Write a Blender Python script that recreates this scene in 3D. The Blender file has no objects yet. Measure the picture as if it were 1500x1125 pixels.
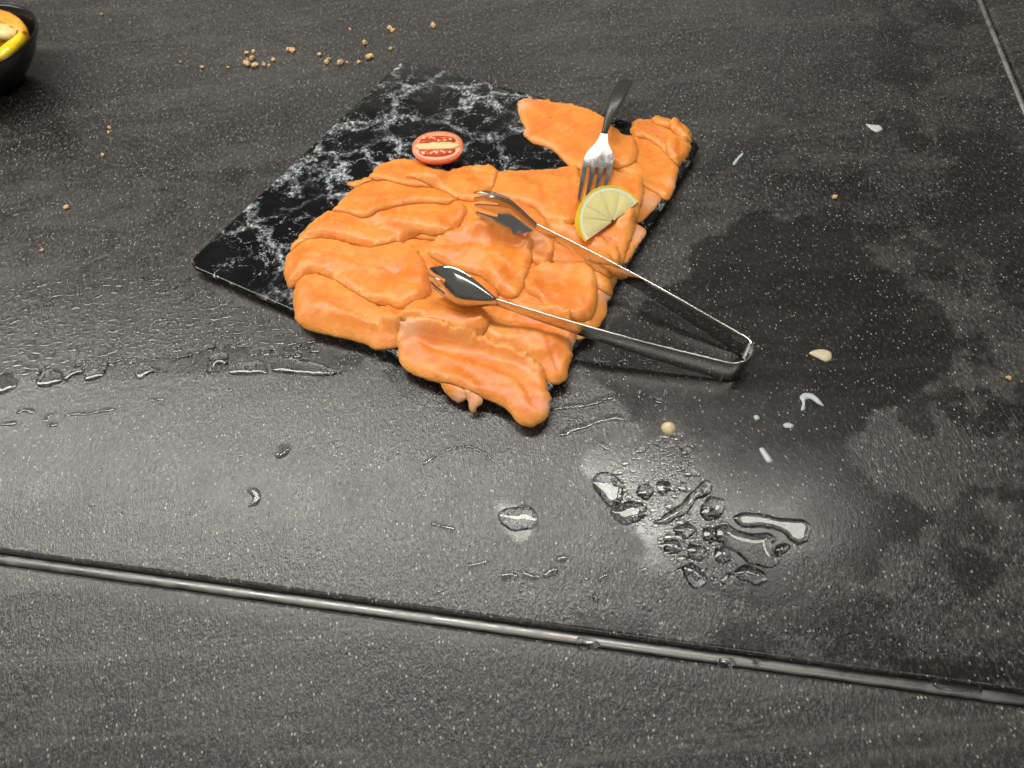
import bpy, bmesh, math, random
import numpy as np
from mathutils import Vector, Matrix, noise as mnoise
from mathutils.geometry import delaunay_2d_cdt

random.seed(7); np.random.seed(7)
S = bpy.context.scene
COL = S.collection

# ------------------------------------------------------------------ camera
CAM_H = 0.389
F_PX = 1040.0                                   # focal length for a 1500 px wide picture
PITCH, ROLL = math.radians(55.5), math.radians(-5.5)
fwd = Vector((0, math.cos(PITCH), -math.sin(PITCH)))
_r = Vector((1, 0, 0)); _u = _r.cross(fwd)
RIGHT = math.cos(ROLL) * _r + math.sin(ROLL) * _u
UP = -math.sin(ROLL) * _r + math.cos(ROLL) * _u
cd = bpy.data.cameras.new('camera'); cam = bpy.data.objects.new('camera', cd); COL.objects.link(cam)
cam.matrix_world = Matrix((( RIGHT.x, UP.x, -fwd.x, 0), (RIGHT.y, UP.y, -fwd.y, 0), (RIGHT.z, UP.z, -fwd.z, CAM_H), (0, 0, 0, 1)))
cd.sensor_width = 36.0; cd.lens = F_PX / 1500 * 36.0
cd.clip_start = 0.01; cd.clip_end = 50
cd.dof.use_dof = True; cd.dof.focus_distance = 0.47; cd.dof.aperture_fstop = 9.0
S.camera = cam
S.render.resolution_x, S.render.resolution_y = 1024, 768

def P(px, py, z=0.0):
    """place on the level z that a survey of the photograph gives"""
    d = RIGHT * ((px - 750) / F_PX) + UP * (-(py - 562.5) / F_PX) + fwd
    t = (z - CAM_H) / d.z
    return Vector((d.x * t, d.y * t, z))

# ------------------------------------------------------------------ light: room with ceiling lamps and an added fill lamp
W = bpy.data.worlds.new('World'); S.world = W; W.use_nodes = True
bg = W.node_tree.nodes['Background']; bg.inputs[0].default_value = (1.0, 0.96, 0.90, 1); bg.inputs[1].default_value = 0.20

def lamp(name, a, b, width, power, color=(1, 0.965, 0.89)):
    """a linear ceiling or fill lamp from a to b shining down"""
    L = bpy.data.lights.new(name, 'AREA'); L.shape = 'RECTANGLE'
    a = Vector(a); b = Vector(b); L.size = (b - a).length; L.size_y = width
    L.energy = power; L.color = color
    o = bpy.data.objects.new(name, L); COL.objects.link(o)
    x = (b - a).normalized(); z = Vector((0, 0, 1)); y = z.cross(x).normalized(); z = x.cross(y)
    c = (a + b) / 2
    o.matrix_world = Matrix(((x.x, y.x, z.x, c.x), (x.y, y.y, z.y, c.y), (x.z, y.z, z.z, c.z), (0, 0, 0, 1)))
    return o
LAMP_Z = 1.15
m0 = P(-520, 648, -LAMP_Z); m1 = P(1000, 760, -LAMP_Z)
lamp('ceiling_or_fill_lamp', (m0.x, m0.y, LAMP_Z), (m1.x, m1.y, LAMP_Z), 0.15, 50)
q0 = P(1078, 764, -LAMP_Z); q1 = P(1192, 776, -LAMP_Z)
lamp('ceiling_or_fill_lamp', (q0.x, q0.y, LAMP_Z), (q1.x, q1.y, LAMP_Z), 0.085, 1.35)
lamp('ceiling_or_fill_lamp', (-2.3, 4.2, 1.75), (1.8, 3.5, 1.75), 0.22, 26)
lamp('ceiling_or_fill_lamp', (-1.9, -0.9, 1.7), (1.1, -1.3, 1.7), 0.30, 30)  # unseen lamp behind the camera, added as fill for the front faces

S.view_settings.view_transform = 'Standard'; S.view_settings.look = 'None'
S.view_settings.exposure = -0.60; S.view_settings.gamma = 1.0

# ------------------------------------------------------------------ helpers
def tag(o, label=None, cat=None, group=None, kind=None):
    if label: o['label'] = label
    if cat: o['category'] = cat
    if group: o['group'] = group
    if kind: o['kind'] = kind
    return o

def mesh(name, v, f, mat=None, parent=None, smooth=True, sharp=None):
    me = bpy.data.meshes.new(name)
    me.from_pydata([tuple(p) for p in v], [], [tuple(int(i) for i in q) for q in f]); me.update()
    bm = bmesh.new(); bm.from_mesh(me); bmesh.ops.recalc_face_normals(bm, faces=bm.faces); bm.to_mesh(me); bm.free()
    if smooth: me.polygons.foreach_set('use_smooth', [len(p.vertices) <= 4 for p in me.polygons])
    if sharp: me.set_sharp_from_angle(angle=math.radians(sharp))
    if mat: me.materials.append(mat)
    o = bpy.data.objects.new(name, me); COL.objects.link(o)
    if parent: o.parent = parent
    return o

def empty(name, loc=(0, 0, 0)):
    o = bpy.data.objects.new(name, None); o.location = loc; o.empty_display_size = 0.01
    COL.objects.link(o); return o

def rebase(o, loc):
    """move a mesh object's origin to loc without moving its geometry"""
    loc = Vector(loc); o.data.transform(Matrix.Translation(-loc)); o.location = loc

def loft(rings, close=True, cap=True):
    n = len(rings[0]); v = []; f = []
    for r in rings: v += [tuple(p) for p in r]
    m = n if close else n - 1
    for i in range(len(rings) - 1):
        for j in range(m):
            k = (j + 1) % n
            f.append((i * n + j, i * n + k, (i + 1) * n + k, (i + 1) * n + j))
    if cap and close:
        f.append(tuple(range(n))[::-1]); f.append(tuple((len(rings) - 1) * n + j for j in range(n)))
    return v, f

class NT:
    def __init__(s, name):
        s.m = bpy.data.materials.new(name); s.m.use_nodes = True
        s.t = s.m.node_tree; s.b = s.t.nodes['Principled BSDF']
    def n(s, typ, **kw):
        q = s.t.nodes.new(typ)
        for k, v in kw.items():
            if k.startswith('_'): setattr(q, k[1:], v)
            else: q.inputs[k.replace('__', ' ')].default_value = v
        return q
    def l(s, a, b): s.t.links.new(a, b)
    def set(s, **kw):
        for k, v in kw.items(): s.b.inputs[k.replace('__', ' ')].default_value = v
    def ramp(s, fac, pts, interp='LINEAR'):
        r = s.t.nodes.new('ShaderNodeValToRGB'); r.color_ramp.interpolation = interp
        e = r.color_ramp.elements
        while len(e) < len(pts): e.new(0.5)
        for q, (p, c) in zip(e, pts):
            q.position = p; q.color = (c, c, c, 1) if not hasattr(c, '__len__') else (*c, 1)
        s.l(fac, r.inputs[0]); return r.outputs[0]
    def mix(s, fac, a, b, typ='MIX'):
        q = s.t.nodes.new('ShaderNodeMix'); q.data_type = 'RGBA'; q.blend_type = typ
        for sock, x in ((q.inputs[0], fac), (q.inputs[6], a), (q.inputs[7], b)):
            if isinstance(x, bpy.types.NodeSocket): s.l(x, sock)
            elif hasattr(x, '__len__'): sock.default_value = (*x, 1)
            else: sock.default_value = x
        return q.outputs[2]
    def math(s, op, a, b=0.0, clamp=False):
        q = s.t.nodes.new('ShaderNodeMath'); q.operation = op; q.use_clamp = clamp
        for sock, x in ((q.inputs[0], a), (q.inputs[1], b)):
            if isinstance(x, bpy.types.NodeSocket): s.l(x, sock)
            else: sock.default_value = x
        return q.outputs[0]
    def coord(s, scale=(1, 1, 1), rot=0.0, which='Object'):
        t = s.n('ShaderNodeTexCoord'); m = s.n('ShaderNodeMapping')
        m.inputs['Scale'].default_value = scale; m.inputs['Rotation'].default_value = (0, 0, rot)
        s.l(t.outputs[which], m.inputs[0]); return m.outputs[0]
    def noise(s, co, scale, detail=3, rough=0.5, dist=0.0):
        q = s.n('ShaderNodeTexNoise', Scale=scale, Detail=detail, Roughness=rough, Distortion=dist)
        s.l(co, q.inputs['Vector']); return q.outputs['Fac']
    def voro(s, co, scale, feature='F1', out='Distance'):
        q = s.n('ShaderNodeTexVoronoi', Scale=scale); q.feature = feature
        s.l(co, q.inputs['Vector']); return q.outputs[out]
    def bump(s, h, strength, dist):
        q = s.n('ShaderNodeBump', Strength=strength, Distance=dist); s.l(h, q.inputs['Height'])
        s.l(q.outputs[0], s.b.inputs['Normal']); return q
    def attr(s, name):
        q = s.n('ShaderNodeAttribute'); q.attribute_name = name; return q.outputs['Fac']

def simple(name, col, rough=0.5, metal=0.0, sss=0.0, spec=0.5, bump=None, sr=0.003):
    m = NT(name); m.set(Base__Color=(*col, 1), Roughness=rough, Metallic=metal, Specular__IOR__Level=spec)
    if sss: m.set(Subsurface__Weight=sss, Subsurface__Radius=(1, 0.5, 0.25), Subsurface__Scale=sr)
    if bump: m.bump(m.noise(m.coord(), bump[0], 3), bump[1], bump[2])
    return m

# ------------------------------------------------------------------ materials
STREAK = math.radians(-3)
def stone_mat(name, front=False):
    m = NT(name)
    co = m.coord(); cs = m.coord((1, 0.46, 1), STREAK)
    wet = m.attr('wet') if not front else None
    big = m.noise(co, 9, 4, 0.6, 0.4); mid = m.noise(co, 42, 4, 0.65, 0.3)
    grain = m.noise(cs, 500, 3, 0.75); fine = m.noise(cs, 1300, 1, 0.5)
    cv = m.coord((1, 0.62, 1), STREAK); vd = m.voro(cv, 560); vc = m.voro(cv, 560, out='Color')
    sep = m.n('ShaderNodeSeparateColor'); m.l(vc, sep.inputs[0])
    pick = m.math('GREATER_THAN', sep.outputs[0], 0.60)
    dot = m.ramp(vd, [(0.0, 1), (0.16, 1), (0.30, 0)])
    speck = m.math('MULTIPLY', m.math('MULTIPLY', dot, pick), m.math('POWER', sep.outputs[1], 2.2))
    base = m.mix(m.ramp(grain, [(0.43, 0), (0.56, 0.20), (0.66, 1)]), (0.006, 0.0058, 0.0054), (0.125, 0.118, 0.104))
    # dried film of grease and lime on the stone
    haze = m.ramp(m.math('ADD', m.math('MULTIPLY', big, 0.6), m.math('MULTIPLY', mid, 0.4)), [(0.40, 0.05), (0.58, 1.0)])
    haze = m.math('MULTIPLY', haze, m.ramp(grain, [(0.36, 0.12), (0.62, 1)]))
    if wet:
        dry = m.math('SUBTRACT', 1.0, wet, True)
        haze = m.math('MULTIPLY', haze, dry)
    base = m.mix(m.math('MULTIPLY', haze, 0.50), base, (0.075, 0.071, 0.063))
    base = m.mix(m.math('MULTIPLY', speck, 0.85), base, (0.54, 0.515, 0.46))
    sm = m.ramp(m.noise(m.coord((0.8, 3.2, 1), math.radians(-14)), 7.0, 5, 0.62, 0.9), [(0.50, 0), (0.58, 1), (0.66, 0.15)])
    base = m.mix(m.math('MULTIPLY', sm, 0.16), base, (0.15, 0.142, 0.125))
    if wet: base = m.mix(m.math('MULTIPLY', wet, 0.64), base, (0.010, 0.0093, 0.008))
    base = m.mix(m.math('MULTIPLY', speck, 0.85), base, (0.50, 0.475, 0.42))
    if front:                                           # long wiping streaks on the front slab
        cw = m.coord((1.2, 26, 1), math.radians(-17)); sw = m.ramp(m.noise(cw, 3.0, 5, 0.6, 0.6), [(0.52, 0), (0.62, 1), (0.70, 0)])
        base = m.mix(m.math('MULTIPLY', sw, 0.22), base, (0.16, 0.15, 0.14))
    m.l(base, m.b.inputs['Base Color'])
    r = m.math('ADD', m.math('MULTIPLY', mid, 0.22), m.math('MULTIPLY', big, 0.14))
    r = m.math('ADD', r, 0.13 if not front else 0.21); m.set(Specular__IOR__Level=0.75)
    if wet: r = m.math('SUBTRACT', r, m.math('MULTIPLY', wet, 0.09))
    m.l(r, m.b.inputs['Roughness'])
    h = m.math('ADD', m.math('MULTIPLY', grain, 1.0), m.math('MULTIPLY', fine, 0.5))
    b = m.bump(h, 0.8, 0.0006)
    if wet: m.l(m.math('MULTIPLY', m.math('SUBTRACT', 1.0, m.math('MULTIPLY', wet, 0.80)), 0.75), b.inputs['Strength'])
    return m.m
M_STONE = stone_mat('black_speckled_stone'); M_FRONT = stone_mat('black_speckled_stone_wiped', True)

def marble_mat():
    m = NT('black_marble_print'); co = m.coord()
    w1 = m.n('ShaderNodeTexNoise', Scale=20, Detail=6, Roughness=0.7); m.l(co, w1.inputs['Vector'])
    wo = m.n('ShaderNodeVectorMath'); wo.operation = 'MULTIPLY_ADD'
    m.l(w1.outputs['Color'], wo.inputs[0]); wo.inputs[1].default_value = (0.075, 0.075, 0.075); m.l(co, wo.inputs[2])
    wc = wo.outputs[0]
    e1 = m.ramp(m.voro(wc, 17, 'DISTANCE_TO_EDGE'), [(0, 1), (0.014, 0.9), (0.035, 0.2), (0.08, 0)])
    e2 = m.ramp(m.voro(wc, 52, 'DISTANCE_TO_EDGE'), [(0, 1), (0.018, 0.7), (0.045, 0)])
    patch = m.ramp(m.noise(co, 17, 4, 0.65, 0.8), [(0.44, 0), (0.60, 1)])
    patch2 = m.ramp(m.noise(co, 25, 4, 0.6, 0.4), [(0.42, 0), (0.56, 1)])
    crumb = m.ramp(m.noise(co, 380, 4, 0.8), [(0.47, 0), (0.60, 1)])
    cloud = m.ramp(m.noise(wc, 55, 6, 0.75), [(0.61, 0), (0.68, 1)])
    v = m.math('MULTIPLY', e1, m.math('ADD', m.math('MULTIPLY', crumb, 0.85), 0.15))
    v = m.math('MULTIPLY', v, m.math('ADD', patch2, 0.12))
    v2 = m.math('MULTIPLY', m.math('MULTIPLY', e2, patch2), m.math('MULTIPLY', crumb, 0.85))
    v3 = m.math('MULTIPLY', m.math('MULTIPLY', cloud, patch), m.math('MULTIPLY', crumb, 0.85))
    v = m.math('ADD', m.math('MAXIMUM', v, m.math('MAXIMUM', v2, v3)), 0.0, True)
    c = m.mix(v, (0.0035, 0.004, 0.0045), (0.66, 0.70, 0.74)); m.set(Specular__IOR__Level=0.35)
    m.l(c, m.b.inputs['Base Color'])
    m.l(m.ramp(m.noise(co, 60, 3), [(0.3, 0.13), (0.7, 0.24)]), m.b.inputs['Roughness'])
    m.bump(m.noise(co, 180, 2), 0.12, 0.0006)
    return m.m
M_MARBLE = marble_mat()

def salmon_mat():
    m = NT('cured_salmon'); co = m.coord(); uv = m.coord((1, 1, 1), which='UV')
    oi = m.n('ShaderNodeObjectInfo')
    off = m.n('ShaderNodeVectorMath'); off.operation = 'ADD'; m.l(co, off.inputs[0])
    cx = m.n('ShaderNodeCombineXYZ'); m.l(oi.outputs['Random'], cx.inputs[2]); m.l(cx.outputs[0], off.inputs[1])
    c3 = off.outputs[0]
    n1 = m.noise(c3, 34, 3, 0.55, 0.6); n2 = m.noise(c3, 120, 4, 0.6); n3 = m.noise(c3, 420, 3, 0.6)
    base = m.mix(m.ramp(n1, [(0.36, 0), (0.66, 1)]), (0.77, 0.205, 0.018), (0.86, 0.310, 0.046))
    base = m.mix(m.ramp(n2, [(0.50, 0), (0.75, 0.5)]), base, (0.89, 0.39, 0.075))
    # muscle segments: pale curved lines across the slice
    wv = m.n('ShaderNodeTexWave', Scale=42, Distortion=5.0, Detail=2, Detail__Scale=0.9); wv.wave_type = 'BANDS'; wv.bands_direction = 'X'
    m.l(uv, wv.inputs['Vector'])
    line = m.math('MULTIPLY', m.ramp(wv.outputs['Fac'], [(0.80, 0), (0.98, 1)]), m.ramp(m.noise(c3, 45, 2), [(0.46, 0), (0.66, 0.14)]))
    base = m.mix(line, base, (0.95, 0.58, 0.33))
    # pink bloodline blotches
    pink = m.math('MULTIPLY', m.ramp(m.noise(c3, 62, 3, 0.6, 1.0), [(0.60, 0), (0.72, 1)]), 0.55)
    base = m.mix(pink, base, (0.82, 0.17, 0.07))
    # thin cut edges are paler
    base = m.mix(m.math('MULTIPLY', m.attr('rim'), 0.50), base, (0.95, 0.45, 0.13))
    base = m.mix(m.math('MULTIPLY', m.attr('pale'), 0.5), base, (0.90, 0.56, 0.42))
    m.l(base, m.b.inputs['Base Color'])
    m.set(Subsurface__Weight=0.6, Subsurface__Radius=(1.0, 0.42, 0.16), Subsurface__Scale=0.005, Specular__IOR__Level=0.5)
    m.l(m.ramp(n2, [(0.3, 0.34), (0.7, 0.50)]), m.b.inputs['Roughness'])
    m.set(Coat__Weight=0.06, Coat__Roughness=0.18)
    crk = m.math('MULTIPLY', m.attr('rim'), m.math('MULTIPLY', n3, 1.6))
    fib = m.math('MULTIPLY', wv.outputs['Fac'], 0.10)
    h = m.math('ADD', m.math('ADD', m.math('MULTIPLY', n2, 0.65), fib), m.math('ADD', m.math('MULTIPLY', n3, 0.35), crk))
    m.bump(h, 0.34, 0.0013)
    return m.m
M_SALMON = salmon_mat()

def steel_mat(name, rough=0.16, col=(0.68, 0.665, 0.64)):
    m = NT(name); co = m.coord((1, 1, 1))
    m.set(Base__Color=(*col, 1), Metallic=1.0)
    m.l(m.ramp(m.noise(co, 90, 4, 0.6), [(0.35, rough * 0.75), (0.7, rough * 1.5)]), m.b.inputs['Roughness'])
    m.bump(m.noise(co, 140, 2), 0.03, 0.0003)
    return m.m
M_STEEL = steel_mat('polished_steel', 0.11); M_STEEL2 = steel_mat('worn_steel', 0.17, (0.47, 0.46, 0.44))

def dark_steel_mat():  # fork handle: dark surroundings it mirrors are put into the base colour
    m = NT('steel_dark_reflection'); m.set(Base__Color=(0.30, 0.30, 0.275, 1), Metallic=1.0, Roughness=0.25); m.bump(m.noise(m.coord(), 200, 2), 0.05, 0.0003); return m.m
M_STEEL_DARK = dark_steel_mat()

def water_mat():
    m = NT('clear_water'); m.set(Base__Color=(1, 1, 1, 1), Roughness=0.02, IOR=1.333, Transmission__Weight=1.0)
    return m.m
M_WATER = water_mat()
M_TRIM = steel_mat('brushed_trim', 0.50, (0.42, 0.41, 0.40))
M_DARK = simple('joint_shadow_filler', (0.012, 0.011, 0.011), 0.6).m

# ------------------------------------------------------------------ numpy polygon tools
def resample(pts, step, closed=True, smooth=2):
    p = np.array([(q[0], q[1]) for q in pts], float)
    if closed:                                            # closed Catmull-Rom
        n = len(p); out = []
        for i in range(n):
            a, b, c, d = p[i - 1], p[i], p[(i + 1) % n], p[(i + 2) % n]
            k = max(1, int(round(np.linalg.norm(c - b) / step)))
            for j in range(k):
                t = j / k
                cr = 0.5 * ((2 * b) + (c - a) * t + (2 * a - 5 * b + 4 * c - d) * t * t + (3 * b - a - 3 * c + d) * t ** 3)
                out.append(cr * 0.8 + (b + (c - b) * t) * 0.2)
        return np.array(out)
    out = []
    for i in range(len(p) - 1):
        k = max(1, int(np.linalg.norm(p[i + 1] - p[i]) / step))
        for j in range(k): out.append(p[i] + (p[i + 1] - p[i]) * j / k)
    out.append(p[-1]); return np.array(out)

def inside(pts, poly):
    x, y = pts[:, 0][:, None], pts[:, 1][:, None]
    x0, y0 = poly[:, 0][None], poly[:, 1][None]; x1, y1 = np.roll(poly[:, 0], -1)[None], np.roll(poly[:, 1], -1)[None]
    c = ((y0 > y) != (y1 > y)) & (x < (x1 - x0) * (y - y0) / (y1 - y0 + 1e-12) + x0)
    return c.sum(1) % 2 == 1

def seg_dist(pts, line, closed=True):
    a = line; b = np.roll(line, -1, 0)
    if not closed: a, b = line[:-1], line[1:]
    best = np.full(len(pts), 1e9); idx = np.zeros(len(pts), int)
    ab = b - a; L2 = (ab ** 2).sum(1) + 1e-15
    for s in range(0, len(pts), 4000):
        q = pts[s:s + 4000]
        t = np.clip(((q[:, None] - a[None]) * ab[None]).sum(2) / L2, 0, 1)
        d = np.linalg.norm(q[:, None] - (a[None] + t[..., None] * ab[None]), axis=2)
        idx[s:s + 4000] = d.argmin(1); best[s:s + 4000] = d.min(1)
    return best, idx

def vnoise(pts, scale, seed=0.0):
    return np.array([mnoise.noise(Vector((p[0] * scale, p[1] * scale, seed))) for p in pts])

def triangulate(poly, step, jitter=0.25, rng=random):
    mn, mx = poly.min(0), poly.max(0)
    g = []
    row = 0; y = mn[1]
    while y < mx[1]:
        x = mn[0] + (0.5 * step if row % 2 else 0)
        while x < mx[0]:
            g.append((x + rng.uniform(-1, 1) * step * jitter, y + rng.uniform(-1, 1) * step * jitter)); x += step
        y += step * 0.87; row += 1
    n = len(poly)
    if g:
        g = np.array(g); ok = inside(g, poly); g = g[ok]
        if len(g):
            d, _ = seg_dist(g, poly); g = g[d > step * 0.55]
    else: g = np.zeros((0, 2))
    allp = [Vector((p[0], p[1])) for p in poly] + [Vector((p[0], p[1])) for p in g]
    ov, oe, of, *_ = delaunay_2d_cdt(allp, [(i, (i + 1) % n) for i in range(n)], [], 1, 1e-7)
    return np.array([(v.x, v.y) for v in ov]), [list(q) for q in of]

def boundary_loops(faces):
    cnt = {}
    for q in faces:
        for i in range(len(q)):
            a, b = q[i], q[(i + 1) % len(q)]; cnt[(a, b)] = cnt.get((a, b), 0) + 1
    return [(a, b) for (a, b) in cnt if (b, a) not in cnt]

def closed_sheet(pts, faces, ztop, zbot):
    """closed solid of a triangulated sheet: top, bottom and a rim wall"""
    n = len(pts)
    v = [(p[0], p[1], z) for p, z in zip(pts, ztop)] + [(p[0], p[1], z) for p, z in zip(pts, zbot)]
    f = [tuple(q) for q in faces] + [tuple(i + n for i in q[::-1]) for q in faces]
    for a, b in boundary_loops(faces): f.append((b, a, a + n, b + n))
    return v, f

# ------------------------------------------------------------------ setting: stone counter in three slabs
sa, sb = P(0, 817), P(1500, 1024)                    # joint in front
U = (sb - sa); U.z = 0; U.normalize(); V = Vector((-U.y, U.x, 0))
ra, rb = P(1441, 0), P(1500, 157)                    # joint at the right
uc = ((ra + rb) / 2 - sa).dot(U)                     # its distance along the front joint
def UV(u, v, z=0.0): p = sa + U * u + V * v; return Vector((p.x, p.y, z))
JOINT = 0.0075                                        # width of the joint
ROUND = 0.0022

def slab(name, u0, u1, v0, v1, step, mat, round_edges, wet=None):
    us = np.linspace(u0, u1, max(2, int((u1 - u0) / step)) + 1); vs = np.linspace(v0, v1, max(2, int((v1 - v0) / step)) + 1)
    def refine(arr, lo, hi):
        ex = [ROUND * (1 - math.cos(t)) for t in np.linspace(0, math.pi / 2, 6)]
        out = arr
        if lo: out = np.concatenate([[arr[0] + e for e in ex], out[out > arr[0] + ROUND * 1.05]])
        if hi: out = np.concatenate([out[out < arr[-1] - ROUND * 1.05], [arr[-1] - e for e in ex[::-1]]])
        return out
    us = refine(us, 'l' in round_edges, 'r' in round_edges); vs = refine(vs, 'f' in round_edges, 'b' in round_edges)
    gu, gv = np.meshgrid(us, vs, indexing='ij')
    def drop(d): q = np.clip(1 - d / ROUND, 0, 1); return ROUND * (1 - np.sqrt(np.clip(1 - q * q, 0, 1)))
    z = np.zeros_like(gu)
    if 'l' in round_edges: z = np.maximum(z, drop(gu - u0))
    if 'r' in round_edges: z = np.maximum(z, drop(u1 - gu))
    if 'f' in round_edges: z = np.maximum(z, drop(gv - v0))
    if 'b' in round_edges: z = np.maximum(z, drop(v1 - gv))
    X = sa.x + U.x * gu + V.x * gv; Y = sa.y + U.y * gu + V.y * gv
    nu, nv = gu.shape
    verts = np.stack([X.ravel(), Y.ravel(), -z.ravel()], 1)
    i = np.arange(nu * nv).reshape(nu, nv)
    faces = np.stack([i[:-1, :-1].ravel(), i[1:, :-1].ravel(), i[1:, 1:].ravel(), i[:-1, 1:].ravel()], 1).tolist()
    rim = list(i[:, 0]) + list(i[-1, 1:]) + list(i[::-1, -1][1:]) + list(i[0, ::-1][1:-1])
    base = len(verts); low = verts[rim].copy(); low[:, 2] = -0.03
    verts = np.concatenate([verts, low]); n = len(rim)
    for k in range(n):
        a, b = rim[k], rim[(k + 1) % n]; faces.append([a, base + k, base + (k + 1) % n, b])
    faces.append([base + k for k in range(n)][::-1])
    me = bpy.data.meshes.new(name); me.from_pydata(verts.tolist(), [], faces); me.update()
    me.polygons.foreach_set('use_smooth', [True] * (len(me.polygons) - 1) + [False])
    if wet is not None:
        at = me.attributes.new('wet', 'FLOAT', 'POINT')
        w = np.zeros(len(verts)); w[:base] = wet(verts[:base, :2]); at.data.foreach_set('value', w.astype(np.float32))
    me.materials.append(mat)
    o = bpy.data.objects.new(name, me); COL.objects.link(o); tag(o, kind='structure'); return o

def px_poly(pl, z=0.0): return np.array([tuple(P(x, y, z))[:2] for x, y in pl])
WET = [  # wet dark areas wiped or spilled on the main slab: outline, softness in metres, strength
    ([(850, 520), (905, 470), (990, 400), (1085, 325), (1165, 318), (1240, 345), (1300, 395), (1350, 455), (1385, 515), (1360, 575), (1290, 615), (1255, 660), (1290, 715), (1370, 765), (1300, 830), (1210, 850), (1120, 800), (1030, 720), (960, 650), (905, 605), (860, 560)], 0.006, 1.0),
    ([(1410, 215), (1470, 200), (1500, 260), (1500, 420), (1430, 380), (1390, 300)], 0.010, 0.8),
    ([(870, 680), (960, 625), (1050, 690), (1180, 760), (1190, 850), (1120, 880), (1020, 870), (950, 800), (880, 740)], 0.004, 1.0),
    ([(1110, 880), (1200, 850), (1290, 880), (1260, 930), (1150, 930)], 0.006, 0.7),
    ([(840, 925), (1000, 935), (1200, 965), (1500, 1005), (1500, 985), (1200, 940), (1000, 915), (860, 905)], 0.004, 0.9),
    ([(730, 740), (785, 738), (792, 765), (770, 795), (745, 790), (728, 765)], 0.002, 0.9),
    ([(30, 560), (60, 535), (150, 528), (240, 520), (330, 508), (420, 505), (520, 520), (540, 545), (430, 552), (330, 545), (220, 555), (120, 566)], 0.003, 0.55),
    ([(800, 600), (900, 570), (920, 600), (1000, 560), (980, 520), (860, 530), (820, 560)], 0.004, 0.7),
    ([(320, 245), (350, 235), (375, 250), (360, 268), (330, 268)], 0.004, 0.6),
    ([(430, 500), (560, 530), (700, 590), (780, 625), (700, 605), (560, 560), (450, 520)], 0.004, 0.7),
    ([(1030, 250), (1085, 205), (1160, 165), (1260, 180), (1170, 185), (1100, 225), (1045, 270)], 0.004, 0.55),
]
def wet_field(xy):
    w = np.zeros(len(xy))
    nz = vnoise(xy, 22, 3.1) * 0.022 + vnoise(xy, 60, 6.4) * 0.014 + vnoise(xy, 150, 8.2) * 0.007
    for pl, soft, k in WET:
        poly = resample(px_poly(pl), 0.006)
        mn, mx = poly.min(0) - 0.03, poly.max(0) + 0.03
        s = np.where((xy[:, 0] > mn[0]) & (xy[:, 0] < mx[0]) & (xy[:, 1] > mn[1]) & (xy[:, 1] < mx[1]))[0]
        if not len(s): continue
        d, _ = seg_dist(xy[s], poly); d = np.where(inside(xy[s], poly), d, -d) + nz[s] * (0.7 if soft > 0.003 else 0.3)
        w[s] = np.maximum(w[s], k * np.clip(0.5 + d / (1.0 * soft), 0, 1))
    # the right-hand side is mottled by half dried water
    u = (xy - np.array((sa.x, sa.y))) @ np.array((U.x, U.y))
    mott = np.clip((vnoise(xy, 24, 1.7) + 0.6 * vnoise(xy, 65, 5.5) + 0.3 * vnoise(xy, 150, 2.5) - 0.05) * 7, 0, 1) * np.clip((u - 0.40) / 0.12, 0, 1) * 0.70
    return np.clip(np.maximum(w, mott), 0, 1)

slab('counter_slab', -0.62, uc - JOINT / 2, JOINT / 2, 1.05, 0.0026, M_STONE, 'fr', wet_field)
slab('counter_slab', -0.62, uc + 0.6, -0.42, -JOINT / 2, 0.012, M_FRONT, 'b')
slab('counter_slab', uc + JOINT / 2, uc + 0.6, JOINT / 2, 1.05, 0.012, M_FRONT, 'fl')
def trim(name, a, b, axis_side):
    """half-round metal bead lying in the joint"""
    rings = []
    for e in (a, b):
        r = []
        for k in range(13):
            t = math.pi * k / 12
            o = axis_side * (math.cos(t) * 0.0028); r.append((e.x + o.x, e.y + o.y, -0.0042 + 0.0027 * math.sin(t)))
        r += [(e.x - axis_side.x * .0028, e.y - axis_side.y * .0028, -0.012), (e.x + axis_side.x * .0028, e.y + axis_side.y * .0028, -0.012)]
        rings.append(r)
    v, f = loft(rings); o = mesh(name, v, f, M_TRIM); tag(o, kind='structure')
    for p in o.data.polygons:
        if len(p.vertices) > 4: p.use_smooth = False
trim('joint_trim', UV(-0.62, 0), UV(uc + 0.6, 0), V)
trim('joint_trim', UV(uc, 0.004), UV(uc, 1.05), U)

# ------------------------------------------------------------------ marble tray (square, 300 mm)
TRAY_Z = 0.009
def build_tray():
    c = [P(270, 387, TRAY_Z), P(594, 87, TRAY_Z), P(1028, 206, TRAY_Z), P(782, 612, TRAY_Z)]
    mid = sum(c, Vector()) / 4
    dx = ((c[2] - c[1]) + (c[3] - c[0])).normalized(); dy = Vector((-dx.y, dx.x, 0))
    hs = 0.150; R = 0.012
    def ring(inset, z, r):
        out = []
        for qx, qy, a0 in ((1, 1, 0), (-1, 1, 90), (-1, -1, 180), (1, -1, 270)):
            for k in range(9):
                a = math.radians(a0 + k * 11.25)
                x = qx * (hs - inset - r) + r * math.cos(a); y = qy * (hs - inset - r) + r * math.sin(a)
                out.append((x, y, z))
        return out
    rings = [ring(0.012, 0.0, R * .6), ring(0.010, 0.0012, R * .6), ring(0.0025, 0.0048, R), ring(0.0003, 0.0066, R), ring(0, 0.0076, R), ring(0.0006, 0.0086, R), ring(0.002, 0.0090, R)]
    v, f = loft(rings)
    o = mesh('serving_tray', v, f, M_MARBLE)
    o.location = (mid.x, mid.y, 0.0002); o.rotation_euler.z = math.atan2(dx.y, dx.x)
    for p in o.data.polygons:
        if len(p.vertices) > 4: p.use_smooth = False
    tag(o, 'square black serving tray with white marble veining under the salmon slices', 'tray')
    return mid, dx, dy
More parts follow.
